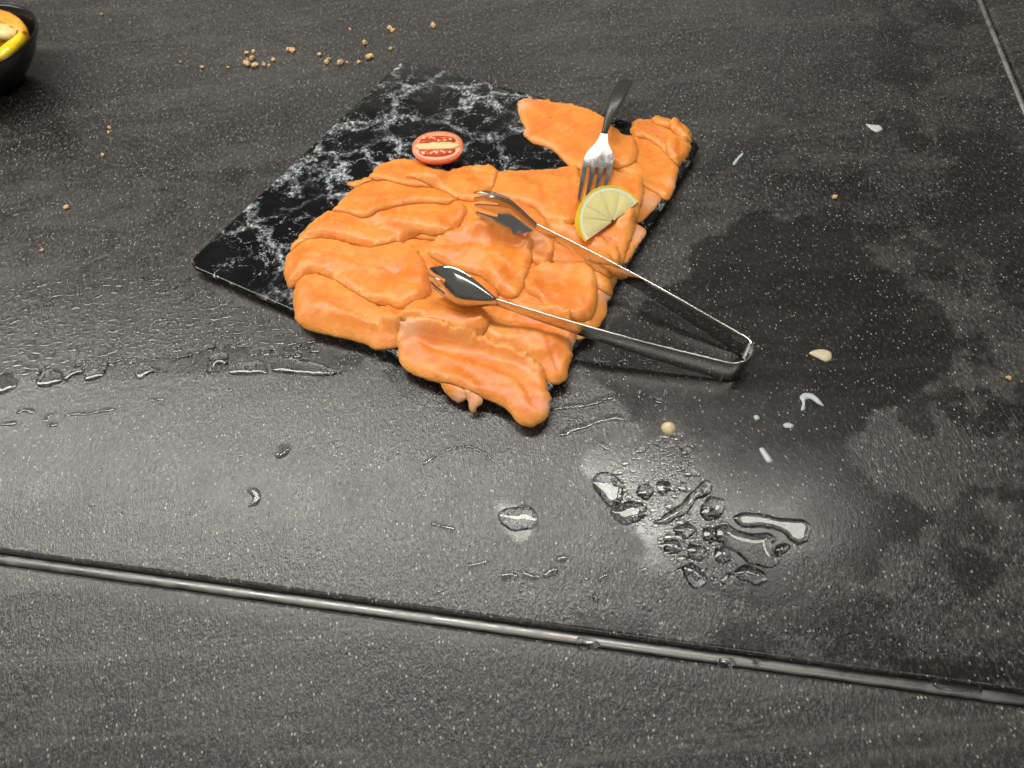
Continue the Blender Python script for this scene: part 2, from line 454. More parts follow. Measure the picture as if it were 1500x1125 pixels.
TRAY_C, TRAY_X, TRAY_Y = build_tray()

# ------------------------------------------------------------------ height field under the food
HX0, HY0, HS = -0.34, 0.15, 0.001
HN, HM = 640, 620
gx = HX0 + HS * np.arange(HN); gy = HY0 + HS * np.arange(HM)
GX, GY = np.meshgrid(gx, gy, indexing='ij')
H = np.zeros((HN, HM))
_a = (GX - TRAY_C.x) * TRAY_X.x + (GY - TRAY_C.y) * TRAY_X.y; _b = (GX - TRAY_C.x) * TRAY_Y.x + (GY - TRAY_C.y) * TRAY_Y.y
H[(abs(_a) < 0.150) & (abs(_b) < 0.150)] = TRAY_Z + 0.0002
def gauss(a, s):
    k = int(3 * s) + 1; w = np.exp(-0.5 * (np.arange(-k, k + 1) / s) ** 2); w /= w.sum()
    for ax in (0, 1):
        p = np.pad(a, [(k, k) if i == ax else (0, 0) for i in (0, 1)], mode='edge'); o = np.zeros_like(a)
        for i, q in enumerate(w): o += q * (p[i:i + a.shape[0], :] if ax == 0 else p[:, i:i + a.shape[1]])
        a = o
    return a
def dilate(a, r):
    for ax in (0, 1):
        o = a.copy()
        for k in range(1, r + 1):
            for s in (-k, k): o = np.maximum(o, np.roll(a, s, ax))
        a = o
    return a
def hsample(F, pts):
    i = np.clip((pts[:, 0] - HX0) / HS, 0, HN - 2); j = np.clip((pts[:, 1] - HY0) / HS, 0, HM - 2)
    i0, j0 = i.astype(int), j.astype(int); fi, fj = i - i0, j - j0
    return (F[i0, j0] * (1 - fi) * (1 - fj) + F[i0 + 1, j0] * fi * (1 - fj) + F[i0, j0 + 1] * (1 - fi) * fj + F[i0 + 1, j0 + 1] * fi * fj)

H = np.maximum(H, np.minimum(TRAY_Z, gauss(dilate(H, 9), 4.0)))          # soft slices bridge past the rim and sag only slowly

# ------------------------------------------------------------------ salmon slices
SEED = [0]
def slice_(label, outline, fold=(0, 1), thick=0.0042, edge=0.0013, w=(0.0022, 0.011), grow=0.0008, strokes=(), rough=0.0005, zt=0.0145, pale=None, wob=0.0010, name='salmon_slice', group='salmon slices fanned on the tray'):
    """one soft slice; outline surveyed in the picture, laid over what is already on the tray.
    fold: side (in picture sense, y down) that is thick and rolled under; strokes: (polyline, width, height) folds"""
    global H
    SEED[0] += 1; sd = SEED[0] * 3.77; rng = random.Random(SEED[0])
    poly = resample(px_poly(outline, zt), 0.0015)
    # ragged, slightly uneven cut edge
    t = np.roll(poly, -1, 0) - np.roll(poly, 1, 0); nrm = np.stack([t[:, 1], -t[:, 0]], 1); nrm /= np.linalg.norm(nrm, axis=1)[:, None] + 1e-12
    area = 0.5 * np.sum(poly[:, 0] * np.roll(poly[:, 1], -1) - np.roll(poly[:, 0], -1) * poly[:, 1])
    if area < 0: nrm = -nrm
    f2 = np.array(fold, float); f2 /= np.linalg.norm(f2) + 1e-9
    fd = np.array([RIGHT.x, RIGHT.y]) * f2[0] - np.array([UP.x, UP.y]) / np.linalg.norm([UP.x, UP.y]) * f2[1]
    rag = wob * (1.1 * vnoise(poly, 190, sd) + 0.9 * vnoise(poly, 480, sd + 9))
    soft = 0.5 + 0.5 * (nrm @ fd)                      # 1 = rolled side, 0 = thin side
    poly = poly + nrm * (rag * (1.6 - 1.2 * soft))[:, None]
    poly = poly + nrm * grow
    base_f = gauss(dilate(H, 1), 3.4)
    lines = [(resample(px_poly(pl, zt), 0.004, closed=False), wd, hh) for pl, wd, hh in strokes]
    def top(pts):
        d, ix = seg_dist(pts, poly)
        s = soft[ix]
        ww = w[0] + (w[1] - w[0]) * s; q = np.clip(d / ww, 0, 1)
        z = edge * (0.7 + 0.6 * s) + 0.70 * thick * np.clip(1 - (1 - q) ** 2.2, 0, 1) ** 0.75 * (0.70 + 0.30 * np.exp(-d / 0.02) * s + 0.1 * s)
        z = z + rough * np.clip(d / 0.004, 0.15, 1) * (1.0 * vnoise(pts, 75, sd) + 0.6 * vnoise(pts, 160, sd + 4) + 0.35 * vnoise(pts, 330, sd + 7))
        for ln, wd, hh in lines:
            dl, _ = seg_dist(pts, ln, False); z = z + 0.6 * hh * np.exp(-(dl / wd) ** 2) * np.clip(d / 0.003, 0.2, 1)
        return np.maximum(z, 0.0006), d
    # mesh
    pts, faces = triangulate(poly, 0.0019, rng=rng)
    z, d = top(pts)
    hh_ = hsample(H, pts); k_ = np.clip(d / 0.004, 0, 1)
    b = (hh_ - 0.0004) * (1 - k_) + (np.maximum(hsample(base_f, pts), hh_) + 0.0003) * k_
    v, f = closed_sheet(pts, faces, b + z, b)
    o = mesh(name, v, f, M_SALMON)
    n = len(pts)
    rim = np.concatenate([np.exp(-d / 0.0028), np.ones(n)]).astype(np.float32)
    o.data.attributes.new('rim', 'FLOAT', 'POINT').data.foreach_set('value', rim)
    pl = np.zeros(2 * n, np.float32)
    if pale:
        for cx, cy, r in pale:
            c = np.array(P(cx, cy, zt)[:2]); pv = np.exp(-(np.linalg.norm(pts - c, axis=1) / r) ** 2 * 1.5) ; pl[:n] = np.maximum(pl[:n], pv); pl[n:] = pl[:n]
    o.data.attributes.new('pale', 'FLOAT', 'POINT').data.foreach_set('value', pl)
    # uv in the slice's own axes, metres
    c = pts.mean(0); _, _, vt = np.linalg.svd(pts - c, full_matrices=False); uvp = (pts - c) @ vt.T
    uvp = np.concatenate([uvp, uvp]); lay = o.data.uv_layers.new(name='slice')
    idx = np.empty(len(o.data.loops), np.int32); o.data.loops.foreach_get('vertex_index', idx)
    lay.data.foreach_set('uv', uvp[idx].astype(np.float32).ravel())
    rebase(o, (c[0], c[1], float(b.min())))
    tag(o, label, 'salmon', group)
    # raise the height field
    m = 3; i0 = int((poly[:, 0].min() - HX0) / HS) - m; i1 = int((poly[:, 0].max() - HX0) / HS) + m
    j0 = int((poly[:, 1].min() - HY0) / HS) - m; j1 = int((poly[:, 1].max() - HY0) / HS) + m
    q = np.stack([GX[i0:i1, j0:j1].ravel(), GY[i0:i1, j0:j1].ravel()], 1); ins = inside(q, poly); qi = q[ins]
    zz, dd = top(qi); sub = H[i0:i1, j0:j1].ravel().copy()
    kk = np.clip(dd / 0.004, 0, 1); sub[ins] = np.maximum(sub[ins], (sub[ins] - 0.0004) * (1 - kk) + (np.maximum(hsample(base_f, qi), sub[ins]) + 0.0003) * kk + zz)
    H[i0:i1, j0:j1] = sub.reshape(i1 - i0, j1 - j0)
    return o

LL, UR, DN, LT, RT, UPF = (-1, 1), (1, -1), (0, 1), (-1, 0), (1, 0), (0, -1)
# --- bottom layer, mostly covered
slice_('covered salmon slice seen only in the creases of the left fan', [(436, 420), (440, 360), (480, 318), (530, 310), (600, 320), (650, 335), (640, 400), (620, 450), (580, 480), (500, 470), (450, 455)], DN, 0.0030, w=(0.004, 0.009))
slice_('covered salmon slice seen in the creases below the tomato half', [(515, 300), (540, 262), (580, 242), (640, 256), (700, 250), (760, 256), (800, 290), (780, 340), (720, 350), (640, 350), (560, 330)], DN, 0.0030, w=(0.004, 0.009))
slice_('covered salmon slice seen in the creases above the near corner slice', [(585, 480), (620, 440), (700, 420), (780, 420), (840, 440), (835, 490), (800, 520), (760, 520), (680, 500)], DN, 0.0026, w=(0.004, 0.009))
slice_('flat salmon slice showing between the others under the lower tong head', [(560, 470), (590, 410), (640, 350), (700, 330), (740, 380), (720, 450), (700, 490), (640, 490)], DN, 0.0022, w=(0.003, 0.006))
slice_('flat salmon slice showing below the upper tong arm mid heap', [(700, 300), (760, 300), (830, 330), (880, 370), (885, 430), (850, 470), (790, 470), (740, 430), (700, 370)], DN, 0.0022, w=(0.003, 0.006))
slice_('thin salmon slice bridging the heap and the slices beneath the fork', [(800, 255), (850, 235), (900, 215), (935, 240), (950, 280), (925, 330), (880, 350), (820, 330)], DN, 0.0020, w=(0.003, 0.006))
slice_('narrow pale salmon scrap peeping out under the corner slice at the tray rim', [(640, 545), (652, 566), (668, 578), (683, 575), (690, 560), (668, 545)], DN, 0.0022, pale=[(672, 576, 0.006)], wob=0.0014)
slice_('tiny pinkish salmon shred hanging over the tray rim', [(684, 566), (690, 591), (697, 588), (704, 580), (702, 566)], DN, 0.0020, pale=[(693, 580, 0.012)], wob=0.0014)
slice_('pale thin salmon edge sticking out past the tray below the tong arms', [(826, 470), (852, 478), (863, 485), (859, 491), (847, 495), (834, 486)], RT, 0.0018, pale=[(856, 487, 0.005)], zt=0.0105)
slice_('pale salmon slice fanned along the right rim next to the upper tong arm', [(850, 400), (880, 385), (903, 392), (897, 420), (893, 436), (888, 441), (886, 461), (864, 489), (846, 480), (842, 440)], RT, 0.0024, edge=0.0012, w=(0.002, 0.005), pale=[(888, 440, 0.008)], wob=0.0012, zt=0.0105)
slice_('pale salmon slice on the right rim under the lemon wedge tip', [(930, 272), (966, 286), (961, 301), (946, 316), (935, 324), (915, 312), (910, 285)], RT, 0.0022, pale=[(952, 300, 0.012)], wob=0.0011, zt=0.0105)
slice_('pale ragged salmon slice on the right rim below the lemon wedge', [(915, 318), (932, 328), (945, 338), (940, 349), (928, 366), (916, 384), (898, 376), (895, 345)], RT, 0.0022, pale=[(934, 345, 0.010)], wob=0.0013, zt=0.0105)
# --- far right group
slice_('broad salmon slice with a pale pink end lying under the fork', [(759, 143), (772, 139), (790, 140), (829, 146), (860, 153), (884, 166), (900, 184), (905, 215), (895, 240), (870, 250), (848, 243), (834, 235), (812, 214), (795, 206), (781, 202), (768, 190), (770, 180), (762, 165)], DN, 0.0036, strokes=[([(800, 165), (840, 185), (880, 210)], 0.007, 0.0011), ([(815, 150), (800, 195)], 0.004, -0.0010)], pale=[(763, 150, 0.011), (767, 187, 0.005)], wob=0.0011)
slice_('smooth salmon slice at the right rim between lemon and ruffled slice', [(925, 200), (945, 200), (968, 212), (982, 228), (993, 243), (990, 262), (983, 285), (976, 291), (958, 283), (938, 277), (922, 262), (905, 250), (912, 225)], DN, 0.0038, strokes=[([(935, 240), (970, 268)], 0.006, 0.0010)], pale=[(985, 270, 0.006)], zt=0.0105)
slice_('ruffled salmon slice at the far right corner of the tray', [(925, 192), (929, 180), (945, 173), (965, 166), (985, 170), (999, 178), (1011, 198), (1011, 216), (1003, 230), (992, 239), (978, 229), (965, 217), (948, 206), (932, 203)], DN, 0.0036, strokes=[([(935, 190), (960, 188), (985, 200)], 0.004, 0.0016), ([(950, 200), (975, 205)], 0.003, -0.0012)], rough=0.0018, wob=0.0016, zt=0.0105)
slice_('small curled salmon flap on the ruffled far corner slice', [(957, 170), (962, 162), (974, 163), (986, 170), (988, 180), (980, 186), (968, 182), (960, 177)], DN, 0.0034, w=(0.002, 0.004), wob=0.0012)
slice_('upright salmon curl on the rim side of the ruffled slice', [(984, 178), (992, 172), (1000, 174), (1008, 190), (1013, 200), (1004, 202), (992, 194), (984, 190)], LT, 0.0036, w=(0.002, 0.004), wob=0.0012)
slice_('short folded salmon leaf on the tray side of the ruffled slice', [(978, 205), (990, 200), (1004, 203), (1011, 214), (1002, 229), (992, 236), (981, 228), (976, 216)], LT, 0.0030, w=(0.002, 0.005), wob=0.0012)
slice_('folded salmon slice tucked beside the fork shoulder', [(886, 196), (900, 184), (912, 190), (923, 197), (934, 215), (930, 237), (913, 246), (896, 240), (886, 222)], DN, 0.0042, strokes=[([(893, 222), (912, 240)], 0.0025, -0.0016), ([(900, 205), (925, 222)], 0.005, 0.0012)])
slice_('salmon slice beneath the lemon wedge and fork tines', [(851, 258), (868, 248), (890, 247), (918, 254), (938, 264), (941, 280), (938, 300), (928, 326), (905, 330), (870, 320), (850, 300)], RT, 0.0030, strokes=[([(932, 262), (932, 300)], 0.003, 0.0014)])
slice_('salmon slice under the lower edge of the lemon wedge', [(850, 330), (880, 338), (905, 325), (926, 312), (929, 332), (920, 356), (912, 378), (900, 385), (880, 365), (858, 352)], RT, 0.0032, strokes=[([(885, 345), (912, 350)], 0.005, 0.0010)])
# --- middle
slice_('broad flat salmon slice between the tomato and the fork', [(722, 262), (728, 247), (770, 244), (824, 242), (846, 244), (850, 262), (848, 300), (842, 322), (826, 327), (803, 319), (782, 302), (745, 292), (720, 288)], DN, 0.0038, strokes=[([(735, 262), (790, 272), (835, 285)], 0.008, 0.0010), ([(830, 250), (832, 310)], 0.004, 0.0012)])
slice_('salmon slice between the upper tong arm and the lemon wedge', [(792, 322), (830, 328), (866, 342), (898, 360), (908, 382), (901, 408), (893, 428), (868, 420), (845, 396), (812, 380), (795, 355)], DN, 0.0036, strokes=[([(820, 350), (870, 380), (890, 405)], 0.007, 0.0010), ([(830, 340), (850, 375)], 0.003, -0.0008)])
slice_('salmon slice lying crosswise beneath the upper tong head', [(665, 296), (700, 285), (735, 290), (775, 305), (800, 330), (800, 352), (780, 362), (745, 352), (705, 345), (675, 330)], DN, 0.0034, strokes=[([(690, 310), (740, 320), (780, 335)], 0.007, 0.0012)])
slice_('small folded salmon tip directly below the upper tong neck', [(774, 348), (790, 338), (806, 350), (811, 366), (806, 380), (795, 386), (780, 379), (773, 362)], DN, 0.0034, w=(0.002, 0.005))
slice_('long rounded salmon slice at the rim under the lower tong arm', [(765, 400), (795, 386), (830, 386), (858, 392), (870, 412), (874, 440), (865, 466), (840, 470), (805, 458), (790, 440), (772, 425)], RT, 0.0044, strokes=[([(795, 395), (797, 420), (812, 450)], 0.004, -0.0014), ([(830, 398), (855, 430), (850, 460)], 0.008, 0.0014)])
slice_('salmon slice with a glistening crinkled end between the two tong heads', [(628, 372), (645, 350), (680, 334), (725, 338), (762, 348), (777, 360), (776, 382), (770, 405), (760, 432), (745, 435), (728, 424), (705, 402), (665, 390)], DN, 0.0040, strokes=[([(660, 365), (710, 365), (755, 390)], 0.008, 0.0013), ([(690, 350), (760, 410)], 0.003, -0.0008)], rough=0.0008, wob=0.0012)
slice_('salmon slice running under the lower tong arm to a lobe over the rim', [(690, 452), (735, 443), (785, 448), (825, 460), (842, 486), (839, 504), (833, 530), (829, 548), (815, 555), (801, 549), (782, 532), (760, 512), (725, 502), (702, 490)], LL, 0.0046, strokes=[([(770, 490), (800, 495), (822, 530)], 0.006, 0.0024), ([(745, 478), (775, 480), (800, 470)], 0.006, -0.0016)], pale=[(840, 500, 0.006)])
slice_('short salmon slice with pointed tip between corner slice and tong head', [(583, 470), (600, 454), (635, 441), (676, 436), (702, 456), (717, 476), (705, 494), (688, 493), (650, 485), (612, 477)], DN, 0.0040, strokes=[([(610, 462), (660, 462), (700, 480)], 0.006, 0.0014)])
slice_('narrow salmon flap curling out between the two tong arms', [(856, 372), (872, 368), (892, 380), (900, 396), (892, 410), (874, 404), (860, 392)], DN, 0.0030, w=(0.002, 0.007), wob=0.0013)
# --- left fan, from the near one to the far one
slice_('rounded salmon slice at the left end of the near rim', [(428, 432), (432, 412), (448, 402), (470, 402), (500, 414), (540, 440), (578, 462), (588, 480), (581, 500), (548, 504), (532, 495), (485, 484), (448, 474), (431, 460)], DN, 0.0046, w=(0.004, 0.018), strokes=[([(450, 425), (500, 445), (550, 475)], 0.010, 0.0014)])
slice_('thick salmon slice with crinkled end second from the near left rim', [(415, 398), (417, 374), (428, 359), (450, 350), (488, 349), (530, 361), (570, 355), (600, 357), (617, 376), (626, 400), (630, 426), (619, 440), (603, 448), (588, 454), (570, 447), (545, 442), (512, 424), (482, 404), (455, 398), (435, 408), (422, 414)], DN, 0.0052, w=(0.0028, 0.011), strokes=[([(430, 380), (470, 372), (510, 385)], 0.009, 0.0020), ([(500, 405), (540, 400), (590, 405)], 0.004, -0.0014), ([(560, 375), (600, 390), (612, 430)], 0.008, 0.0012)], rough=0.0008, wob=0.0011)
slice_('long salmon slice with pink bloodline in the middle of the left fan', [(424, 360), (436, 342), (454, 322), (478, 306), (505, 306), (535, 318), (565, 306), (610, 296), (650, 294), (672, 300), (682, 314), (674, 330), (656, 344), (640, 346), (612, 342), (582, 353), (548, 360), (518, 354), (482, 346), (448, 350)], DN, 0.0050, w=(0.0028, 0.010), strokes=[([(450, 335), (500, 328), (540, 335), (600, 325)], 0.009, 0.0018), ([(630, 305), (655, 330)], 0.006, 0.0012)], rough=0.0008, wob=0.0011)
slice_('salmon slice tucked behind the bloodline slice in the left fan', [(488, 306), (498, 288), (520, 270), (558, 262), (605, 270), (648, 276), (668, 290), (660, 302), (620, 300), (580, 306), (545, 322), (522, 318), (504, 309)], DN, 0.0046, w=(0.0028, 0.010), strokes=[([(515, 290), (560, 280), (630, 287)], 0.008, 0.0016), ([(525, 300), (540, 315)], 0.004, -0.0012)])
slice_('thin salmon sliver poking out of the left fan toward the bare marble', [(508, 263), (522, 258), (538, 254), (550, 258), (546, 266), (526, 269)], DN, 0.0016, w=(0.0015, 0.003))
slice_('rounded salmon slice just left of the tomato half', [(543, 264), (549, 241), (566, 231), (590, 228), (612, 231), (636, 243), (652, 252), (645, 272), (606, 275), (570, 266)], DN, 0.0044, strokes=[([(560, 250), (600, 246), (635, 260)], 0.007, 0.0016), ([(590, 250), (610, 268)], 0.003, 0.0012)])
slice_('salmon slice with a rolled ear at the foot of the tomato half', [(598, 264), (625, 256), (645, 250), (668, 242), (695, 237), (720, 238), (728, 252), (722, 270), (712, 287), (698, 298), (676, 293), (655, 283), (628, 273)], DN, 0.0044, strokes=[([(630, 262), (670, 260), (700, 280)], 0.008, 0.0014), ([(690, 248), (715, 252)], 0.0035, -0.0022), ([(692, 241), (724, 246), (722, 262)], 0.003, 0.0018)])
# --- near corner
slice_('broad smooth salmon slice draped over the near corner of the tray', [(588, 480), (606, 475), (640, 478), (680, 490), (722, 500), (762, 514), (787, 532), (798, 552), (804, 577), (803, 596), (795, 608), (776, 615), (757, 610), (749, 598), (735, 587), (700, 573), (660, 558), (620, 546), (595, 535), (584, 520), (583, 498)], LL, 0.0046, w=(0.005, 0.022), strokes=[([(610, 500), (660, 513), (720, 535), (770, 565)], 0.014, 0.0008), ([(690, 545), (700, 555)], 0.003, -0.001)], pale=[(597, 482, 0.012), (800, 590, 0.007)])

def top_at(p, r=0.003):
    i = int((p[0] - HX0) / HS); j = int((p[1] - HY0) / HS); k = int(r / HS)
    return float(H[i - k:i + k + 1, j - k:j + k + 1].max())

# ------------------------------------------------------------------ tongs
def build_tongs():
    root = empty('serving_tongs', P(1085, 530, 0.0)); tag(root, 'steel salad tongs with fork-toothed spoon heads resting across the salmon', 'tongs')
    inv = Matrix.Translation(-root.location)
    def add(name, v, f, par=root):
        o = mesh(name, v, f, M_STEEL, sharp=50); o.data.transform(inv if par == root else inv); o.parent = par; return o
    th = 0.0015
    def strip(cl, hw, name, par=root):
        """flat band standing on edge along the centre line cl, half widths hw"""
        rings = []
        for i, c in enumerate(cl):
            t = (cl[min(i + 1, len(cl) - 1)] - cl[max(i - 1, 0)]).normalized()
            up = Vector((0, 0, 1)); n = t.cross(up).normalized(); b = n.cross(t).normalized(); b = b if b.z > 0 else -b
            w = hw[i]; e = th * 0.5; r = []
            for s, a in ((1, 0), (1, 30), (1, 60), (1, 90), (1, 120), (1, 150), (1, 180), (-1, 180), (-1, 150), (-1, 120), (-1, 90), (-1, 60), (-1, 30), (-1, 0)):
                q = math.radians(a); r.append(c + n * (math.cos(q) * e) + b * (s * (w - e) + s * math.sin(q) * e))
            rings.append(r)
        v, f = loft(rings); return add(name, v, f, par)
    # surveyed points: top edge of band, then lowered to its centre
    zb = 0.0102
    e_low, e_up = P(1066, 530, 0.0200), P(1086, 489, 0.0200)
    n_low, n_up = P(727, 438, 0.0370), P(786, 328, 0.0380)
    tip_low, tip_up = P(632, 402, 0.036), P(692, 294, 0.038)
    def lower(p, z): return Vector((p.x, p.y, z))
    e_low, e_up = lower(e_low, zb), lower(e_up, zb); n_low, n_up = lower(n_low, 0.0340), lower(n_up, 0.0350)
    # bow: a hairpin tangent to both arms
    dl = (e_low - n_low); dl.z = 0; dl.normalize(); du = (e_up - n_up); du.z = 0; du.normalize()
    pts = []
    A, B = e_low, e_up; k = (B - A).length * 0.60
    for i in range(19):
        t = i / 18; h0 = 2 * t ** 3 - 3 * t ** 2 + 1; h1 = t ** 3 - 2 * t ** 2 + t; h2 = -2 * t ** 3 + 3 * t ** 2; h3 = t ** 3 - t ** 2
        pts.append(A * h0 + dl * (h1 * k * 3.0) + B * h2 + (-du) * (h3 * k * 3.0))
    strip(pts, [0.0098] * 19, 'spring_bow')
    for E_, N_, T_, side in ((e_low, n_low, tip_low, 1), (e_up, n_up, tip_up, -1)):
        n = 26; cl = []; hw = []
        outw = (T_ - N_).cross(Vector((0, 0, 1))); outw.z = 0; outw.normalize()
        mid = (n_low + n_up) / 2; 
        if (N_ - mid).dot(outw) < 0: outw = -outw
        for i in range(n + 1):
            t = i / n; c = E_.lerp(N_, t) + outw * (0.0020 * math.sin(math.pi * t))
            cl.append(c); hw.append(0.0034 + 0.0064 * (1 - t) ** 0.95)
        hw = [min(x, 0.0098) for x in hw]
        strip(cl, hw, 'arm')
        # spoon head with four teeth
        ax = Vector((T_.x - N_.x, T_.y - N_.y, 0)); Ln = ax.length; ax.normalize()
        zc0, zc1 = N_.z, N_.z + 0.000
        def head_pt(s, t, off):
            prof = 0.0030 + 0.0150 * math.sin(min(1.0, s / 0.62) * math.pi / 2) ** 1.1 - (0.0050 * max(0, (s - 0.62) / 0.38) ** 1.6)
            depth = 0.0105 * math.sin(min(1, s / 0.55) * math.pi / 2) * (1 - 0.75 * max(0, (s - 0.45) / 0.55) ** 1.5)
            o_ = depth * (1 - t * t) + off * 1.0
            c = N_ + ax * (s * Ln) + outw * o_
            return Vector((c.x, c.y, zc0 + (zc1 - zc0) * s + prof * t))
        def shell(s0, s1, t0, t1, ns, nt, name, par, taper=None):
            rings = []
            for i in range(ns + 1):
                s = s0 + (s1 - s0) * i / ns; a, b = t0, t1
                if taper:
                    q = i / ns; m_ = (t0 + t1) / 2 + taper * q * q; hwd = (t1 - t0) / 2 * (1 - 0.72 * q ** 1.5); a, b = m_ - hwd, m_ + hwd
                e_ = th / 2 * (0.9 if taper else 1)
                out = [head_pt(s, a + (b - a) * j / nt, e_) for j in range(nt + 1)]
                inn = [head_pt(s, a + (b - a) * j / nt, -e_) for j in range(nt, -1, -1)]
                rings.append(out + inn)
            v, f = loft(rings); return add(name, v, f, par)
        S0 = 0.68
        hd = shell(0.0, S0, -1, 1, 16, 16, 'spoon_head', root)
        for a, b, tp, sl in ((-1.0, -0.60, 0.10, 0.98), (-0.46, -0.08, 0.03, 1.0), (0.08, 0.46, -0.03, 1.0), (0.60, 1.0, -0.10, 0.98)):
            shell(S0 - 0.03, sl, a, b, 12, 5, 'tooth', hd, tp)
    return root
build_tongs()

# ------------------------------------------------------------------ fork
def build_fork():
    tip = P(864, 276, 0.030); neck = P(885, 196, 0.030); end = P(919, 119, 0.016)
    root = empty('table_fork', (neck.x, neck.y, 0.012)); tag(root, 'steel table fork with its tines under the lemon wedge and handle off the tray', 'fork')
    ax = Vector((tip.x - neck.x, tip.y - neck.y, 0)); Lh = ax.length; ax.normalize(); sd = Vector((-ax.y, ax.x, 0))
    zn = max(0.031, top_at(neck) + 0.010)
    zt = top_at(tip, 0.006) + 0.0022
    def hz(s): return zn + (zt - zn) * s - 0.0030 * math.sin(math.pi * min(1, s * 1.02)) + (0.004 * (s - 0.75) ** 2 * 4 if s > 0.75 else 0)
    inv = Matrix.Translation(-root.location)
    def add(name, v, f, par=root): o = mesh(name, v, f, M_STEEL2, sharp=50); o.data.transform(inv); o.parent = par; return o
    def band(s0, s1, fl, fr, n, name, par=root, th=0.0011, dish=0.0012):
        rings = []
        for i in range(n + 1):
            s = s0 + (s1 - s0) * i / n; a, b = fl(i / n), fr(i / n); m = 8
            T = [neck + ax * (s * Lh) + sd * (a + (b - a) * j / m) for j in range(m + 1)]
            z = [hz(s) - dish * (1 - ((a + (b - a) * j / m) / 0.013) ** 2) for j in range(m + 1)]
            rings.append([Vector((p.x, p.y, q + th / 2)) for p, q in zip(T, z)] + [Vector((p.x, p.y, q - th / 2)) for p, q in zip(T[::-1], z[::-1])])
        v, f = loft(rings); return add(name, v, f, par)
    def wid(q): return 0.0028 + 0.0090 * (math.sin(min(1, q * 1.25) * math.pi / 2) ** 2.2)
    hd = band(0.0, 0.46, lambda q: -wid(q), lambda q: wid(q), 12, 'head')
    W0 = 0.0118; tw = 0.0040; gap = (2 * W0 - 4 * tw) / 3
    for k in range(4):
        a = -W0 + k * (tw + gap)
        def fl(q, a=a): m = a + tw / 2; m *= (1 - 0.16 * q); return m - tw / 2 * (1 - 0.62 * q ** 1.3)
        def fr(q, a=a): m = a + tw / 2; m *= (1 - 0.16 * q); return m + tw / 2 * (1 - 0.62 * q ** 1.3)
        band(0.43, 1.0, fl, fr, 12, 'tine', hd, th=0.00095)
    # handle: thin neck, widening flat bar with rounded end
    v0 = Vector((end.x - neck.x, end.y - neck.y, 0)); Lx = v0.length; v0.normalize(); s2 = Vector((-v0.y, v0.x, 0)); rings = []
    n = 26
    for i in range(n + 1):
        s = i / n; w = 0.0026 + 0.0040 * max(0, min(1, (s - 0.04) / 0.45)) ; 
        if s > 0.90: w *= math.sqrt(max(0.02, 1 - ((s - 0.90) / 0.10) ** 2))
        c = neck + v0 * (s * Lx); z = zn + (0.0175 - zn) * s + 0.006 * math.sin(math.pi * s); t = 0.0026 - 0.0010 * s
        r = []
        for a in range(12):
            q = 2 * math.pi * a / 12; r.append(Vector((c.x, c.y, z)) + s2 * (w * math.cos(q)) + Vector((0, 0, t / 2 * math.sin(q) * (1.2 - 0.2 * abs(math.cos(q))))))
        rings.append(r)
    v, f = loft(rings); add('handle', v, f).data.materials[0] = M_STEEL_DARK
    return zt
FORK_Z = build_fork()

